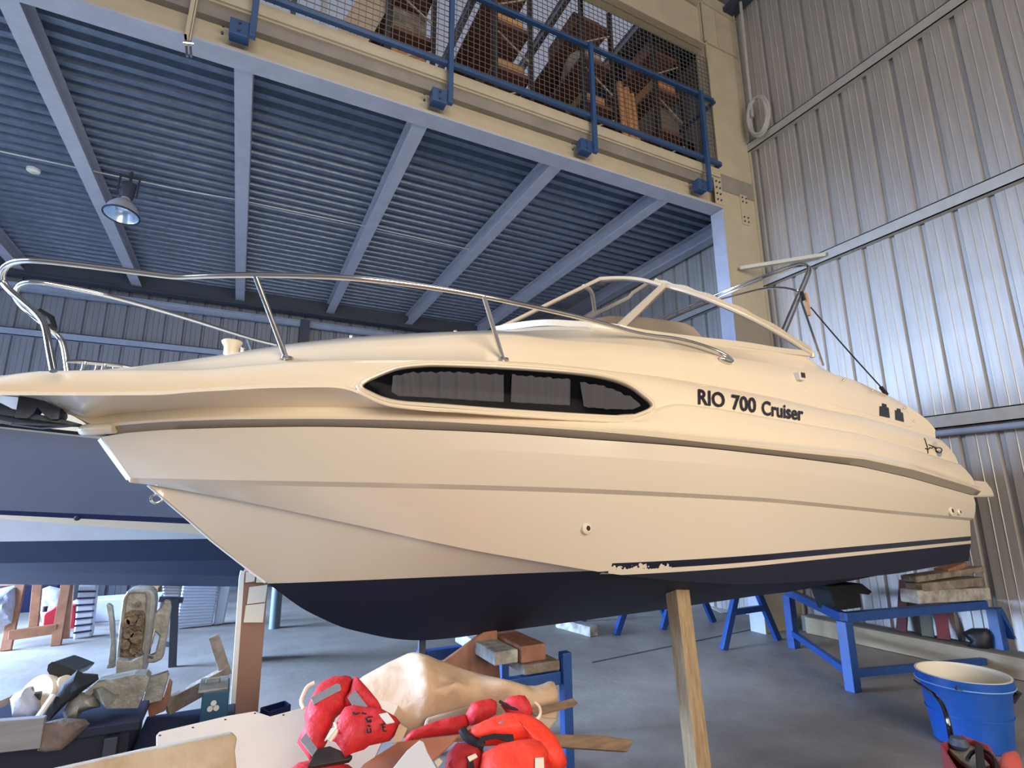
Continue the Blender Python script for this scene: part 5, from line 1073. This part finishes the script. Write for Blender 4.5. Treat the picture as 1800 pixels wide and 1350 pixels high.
# bright orange jacket
p3_ = Vector((1.0, 1.95, .66))
j3 = thing('life_jacket', p3_, 'bright orange life jacket nearest the camera on the right of the heap', 'life jacket')
puff('collar', [(815, 1290), (838, 1278), (862, 1268), (885, 1261), (910, 1263), (935, 1268), (955, 1280), (972, 1296), (985, 1312), (996, 1332), (997, 1345), (985, 1360), (960, 1350), (945, 1325), (925, 1308), (900, 1310), (870, 1308), (840, 1310), (822, 1308), (813, 1300)], sh(p3_, .03), .075, m_orange, j3, seed=9, centre=(905, 1290))
patch('neck_opening', [(838, 1306), (846, 1294), (868, 1289), (885, 1290), (902, 1290), (904, 1300), (896, 1304), (872, 1297), (852, 1301), (842, 1311)], sh(p3_, .118), m_black, j3)
patch('reflective_patch', [(876, 1271), (882, 1265), (902, 1268), (897, 1275)], sh(p3_, .10), m_reflect, j3)
puff('front_panel', [(848, 1325), (870, 1314), (905, 1306), (935, 1303), (952, 1308), (966, 1325), (960, 1345), (962, 1400), (840, 1400), (844, 1345)], sh(p3_, .07), .07, m_orange, j3, seed=10)
patch('buckle_strap', [(941, 1332), (956, 1331), (957, 1360), (941, 1360)], sh(p3_, .145), m_gel2, j3)
mb = MB(); mb.tube([PP(x, y, p3_, jn) + jn * .06 for x, y in ((808, 1300), (815, 1312), (830, 1322), (846, 1330))], .016, 8); mb.build('webbing', m_black, j3, smooth=True)
p4_ = Vector((.83, 1.9, .58))
j4 = thing('life_jacket', p4_, 'dark red life jacket half hidden under the orange one in front', 'life jacket')
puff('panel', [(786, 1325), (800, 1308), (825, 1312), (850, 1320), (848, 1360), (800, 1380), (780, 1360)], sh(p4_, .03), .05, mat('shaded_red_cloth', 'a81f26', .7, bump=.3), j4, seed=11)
patch('buckle', [(822, 1330), (836, 1324), (840, 1330), (826, 1338)], sh(p4_, .10), m_gel2, j4); patch('buckle', [(764, 1338), (772, 1332), (778, 1338), (770, 1348)], sh(p4_, .06), m_gel2, j4)
patch('webbing', [(824, 1337), (832, 1334), (836, 1365), (824, 1365)], sh(p4_, .095), m_black, j4)
# brown board and grey flap in front
flat('brown_board', [(590, 1400), (640, 1342), (700, 1304), (760, 1296), (806, 1292), (795, 1305), (770, 1328), (740, 1350), (700, 1400)], (.75, 1.85, .70), (-.1, -.55, 1), .01, mat('rust_brown_board', 'a86a50', .6, var=.1), 'rust-brown thin board slanting across the heap of life jackets', 'board')
flat('grey_flap', [(690, 1350), (716, 1318), (738, 1300), (745, 1304), (752, 1322), (768, 1350), (790, 1400), (650, 1400)], (.75, 1.7, .74), (-.1, -.6, 1), .01, mat('pale_grey_fabric', 'c9c2b8', .7), 'pale grey pointed flap lying on the rust-brown board', 'fabric', .003)
# ================================================================ RACKS ON THE MEZZANINE
ZD = 6.5
def rack(x0, x1, y0, y1, top, levels, label):
    t = thing('storage_rack', ((x0 + x1) / 2, (y0 + y1) / 2, ZD), label, 'rack')
    nb = 2
    for j in range(nb + 1):
        y = y0 + (y1 - y0) * j / nb
        for x in (x0, x1): mb = MB(); mb.box((x - .028, y - .03, ZD), (x + .028, y + .03, top)); mb.build('upright', m_rack, t)
        for k_ in range(3):
            za = ZD + .35 + k_ * .75; mb = MB(); mb.bar((x0, y - .01, za + (.35 if k_ % 2 else 0)), (x1, y - .01, za + (0 if k_ % 2 else .35)), .018, .018); mb.build('brace', m_steel, t)
    for z in levels:
        mb = MB(); mb.box((x0 - .01, y0 - .0, z), (x1 + .01, y1, z + .05)); mb.build('shelf', m_shelf, t, bevel=.004)
    return t
R_ = [(1.12, 1.70), (2.57, 3.11), (4.0, 4.54), (5.40, 5.93)]
names_ = ['tall rack of brown shelves leftmost behind the mesh', 'brown-shelved rack second from the left behind the mesh', 'brown-shelved rack third from the left with rolled timber beside it', 'brown-shelved rack nearest the portal column behind the mesh']
for i, (a, b_) in enumerate(R_):
    rack(a, b_, 5.58, 9.4, 9.15, (6.62, 7.35, 8.1, 8.8), names_[i])
m_wb = mat('orange_plywood', 'b98454', .7, var=.1, vscale=5); m_drk = mat('dark_cloth', '2b2a2e', .8); m_cl = mat('pale_sacking', 'a89c90', .9, bump=.5, bscale=12, var=.15)
def cbox(name, c, sz, m, label, cat='box', rz=0):
    x, y, z = c; a, b_, h_ = sz; mb = MB(); mb.box((x - a / 2, y - b_ / 2, z), (x + a / 2, y + b_ / 2, z + h_)); o = mb.build(name, m, bevel=.006); tag(o, label, cat); return o
def lump(name, c, sz, m, label, cat='bag', seed=1):
    x, y, z = c; a, b_, h_ = sz; rnd = random.Random(seed); rows = []; n = 18; K_ = 9
    for i in range(K_ + 1):
        v = i / K_; rr = math.sin(math.pi * min(.985, max(.06, v))) ** .45; rows.append([Vector((x + a / 2 * rr * math.cos(t_ / n * 6.283) * (1 + .13 * math.sin(3 * t_ / n * 6.283 + seed + 2 * v)), y + b_ / 2 * rr * math.sin(t_ / n * 6.283) * (1 + .12 * math.sin(4 * t_ / n * 6.283 + seed)), z + h_ * (.5 - .5 * math.cos(math.pi * v)))) for t_ in range(n)])
    mb = MB(); mb.loft(rows, closed=True); mb.f.append(tuple(range(n))[::-1]); mb.f.append(tuple((K_) * n + k_ for k_ in range(n))); mb.mi += [0, 0]
    o = mb.build(name, m, smooth=True, angle=180); tag(o, label, cat); return o
w = .44
S1, S2, S3, S4 = 6.672, 7.402, 8.152, 8.852
c1, c2, c3, c4 = [(a + b_) / 2 for a, b_ in R_]
cbox('plywood_crate', (c1, 5.95, S1), (w, .6, .5), m_wb, 'orange plywood crate with a hand slot on the lowest shelf of the leftmost rack', 'crate')
mb = MB(); mb.box((c1 - .04, 5.642, S1 + .26), (c1 + .05, 5.649, S1 + .29)); mb.box((c1 - .0, 5.642, S1 + .14), (c1 + .02, 5.649, S1 + .26)); o = mb.build('crate_slot', m_ink); o.parent = bpy.data.objects['plywood_crate']
cbox('board_stack', (c1, 6.4, S2), (w, 1.5, .34), m_woodd, 'stack of grey-brown boards on the second shelf of the leftmost rack', 'boards')
lump('dark_bundle', (c1 + .1, 6.1, S3), (.42, .7, .34), m_drk, 'dark cloth bundle on the third shelf of the leftmost rack', 'bundle', 3)
cbox('brown_carton', (c1 - .02, 6.85, S1), (w, .9, .5), m_kraft, 'plain carton deep on the lowest shelf of the leftmost rack', 'carton')
lump('blue_sack', (c2 - .1, 6.1, S1), (.3, .9, .4), mat('blue_sacking', '2a4a80', .8, bump=.4), 'blue sack on the lowest shelf of the second rack', 'sack', 4)
cbox('open_carton', (c2 + .05, 6.0, S2 - .0), (w, .5, .30), m_kraft, 'yellowish carton on the second shelf of the second rack', 'carton')
cbox('pale_carton', (c2 + .02, 5.95, S3), (.40, .5, .25), mat('straw_board', 'c79c62', .7), 'straw-coloured flat box on the third shelf of the second rack', 'box')
lump('white_pot', (c2 - .12, 5.75, S4), (.16, .16, .14), m_white, 'left of two small white tubs on the second rack top', 'tub', 5)
lump('white_pot', (c2 + .14, 5.75, S4), (.16, .16, .14), m_white, 'right of two small white tubs on the second rack top', 'tub', 6)
cbox('dark_carton', (c2, 6.85, S2), (w, .9, .45), m_shelf, 'dark brown carton at the back of the second rack', 'carton')
lump('sack', (c3, 6.75, S2), (.44, .8, .42), m_cl, 'pale crumpled sacking spilling from the second shelf of the third rack', 'sacking', 7)
cbox('kraft_box', (c3 + .03, 6.0, S2 - .0), (.40, .5, .30), m_kraft, 'kraft box on the second shelf of the third rack', 'box')
cbox('white_flap_box', (c3 - .02, 5.9, S1), (.44, .55, .38), m_shelf, 'brown carton on the lowest shelf of the third rack', 'carton')
lump('netting', (c3 + .05, 6.1, S3), (.62, .9, .42), m_cl, 'grey netting draped over the third shelf of the third rack', 'netting', 8)
cbox('top_carton', (c3, 6.2, S4), (.5, .8, .3), m_shelf, 'long dark carton on top of the third rack', 'carton')
lump('rubble_bag', (c3 - .62, 6.3, ZD), (.45, .7, .5), m_cl, 'pale bag of rope on the deck left of the third rack', 'bag', 9)
cbox('grey_case', (c4, 5.95, S2), (.48, .6, .45), mat('grey_brown_case', '75655b', .6), 'grey-brown case on the second shelf of the rack nearest the column', 'case')
lump('rolled_blanket', (c4, 5.9, S1), (.46, .55, .4), m_cl, 'pale folded blankets on the lowest shelf of the rack nearest the column', 'blanket', 10)
cbox('wooden_tray', (c4, 5.95, S3), (.46, .6, .22), m_wb, 'orange wooden tray on the third shelf of the rack nearest the column', 'tray')
cbox('brown_box', (c4 - .05, 6.0, S4), (.40, .6, .26), mat('mauve_carton', '8a6459', .7), 'mauve-brown carton on top of the rack nearest the column', 'carton')
lump('black_bag', (c4 - .1, 6.0, S4 + .262), (.42, .5, .28), m_drk, 'black bag on the mauve-brown carton nearest the column', 'bag', 11)
lump('helmet', (c4 + .16, 5.9, S4 + .262), (.24, .3, .24), mat('brown_leather', '5e463c', .6), 'rounded brown bag beside the black bag on the top carton', 'bag', 12)
for i, (x, r_) in enumerate(((4.72, .05), (4.84, .06), (4.95, .045))):
    mb = MB(); mb.tube([(x - .04, 5.5, ZD), (x - .10, 5.54, ZD + 1.35 - .06 * i)], r_, 14); tag(mb.build('rolled_batten', m_wb, smooth=True), ('left', 'middle', 'right')[i] + ' of three orange-brown rolls standing beside the third rack', 'roll', 'rolls standing between the racks')
mb = MB(); mb.bar((.55, 5.6, ZD + .05), (1.02, 5.7, 7.9), .34, .03, up=(0, 1, 0)); tag(mb.build('leaning_board', mat('cream_panel', 'b9a893', .7, var=.1), bevel=.003), 'cream panel leaning against the leftmost rack', 'panel')
mb = MB(); mb.bar((.38, 5.7, ZD), (.40, 5.7, 9.2), .07, .05, up=(0, 1, 0)); tag(mb.build('grey_upright', m_joist), 'lone grey upright standing left of the leaning cream panel', 'upright')
lump('grey_sofa', (c4 - .85, 6.2, ZD), (.5, .9, .75), mat('grey_upholstery', '6d625c', .8), 'grey-brown upholstered seat between the third and fourth racks', 'seat', 13)
cbox('dark_ladder_box', (6.3, 6.1, ZD), (.3, .5, 1.1), m_rack, 'dark crate on the deck behind the railing end by the column', 'crate')
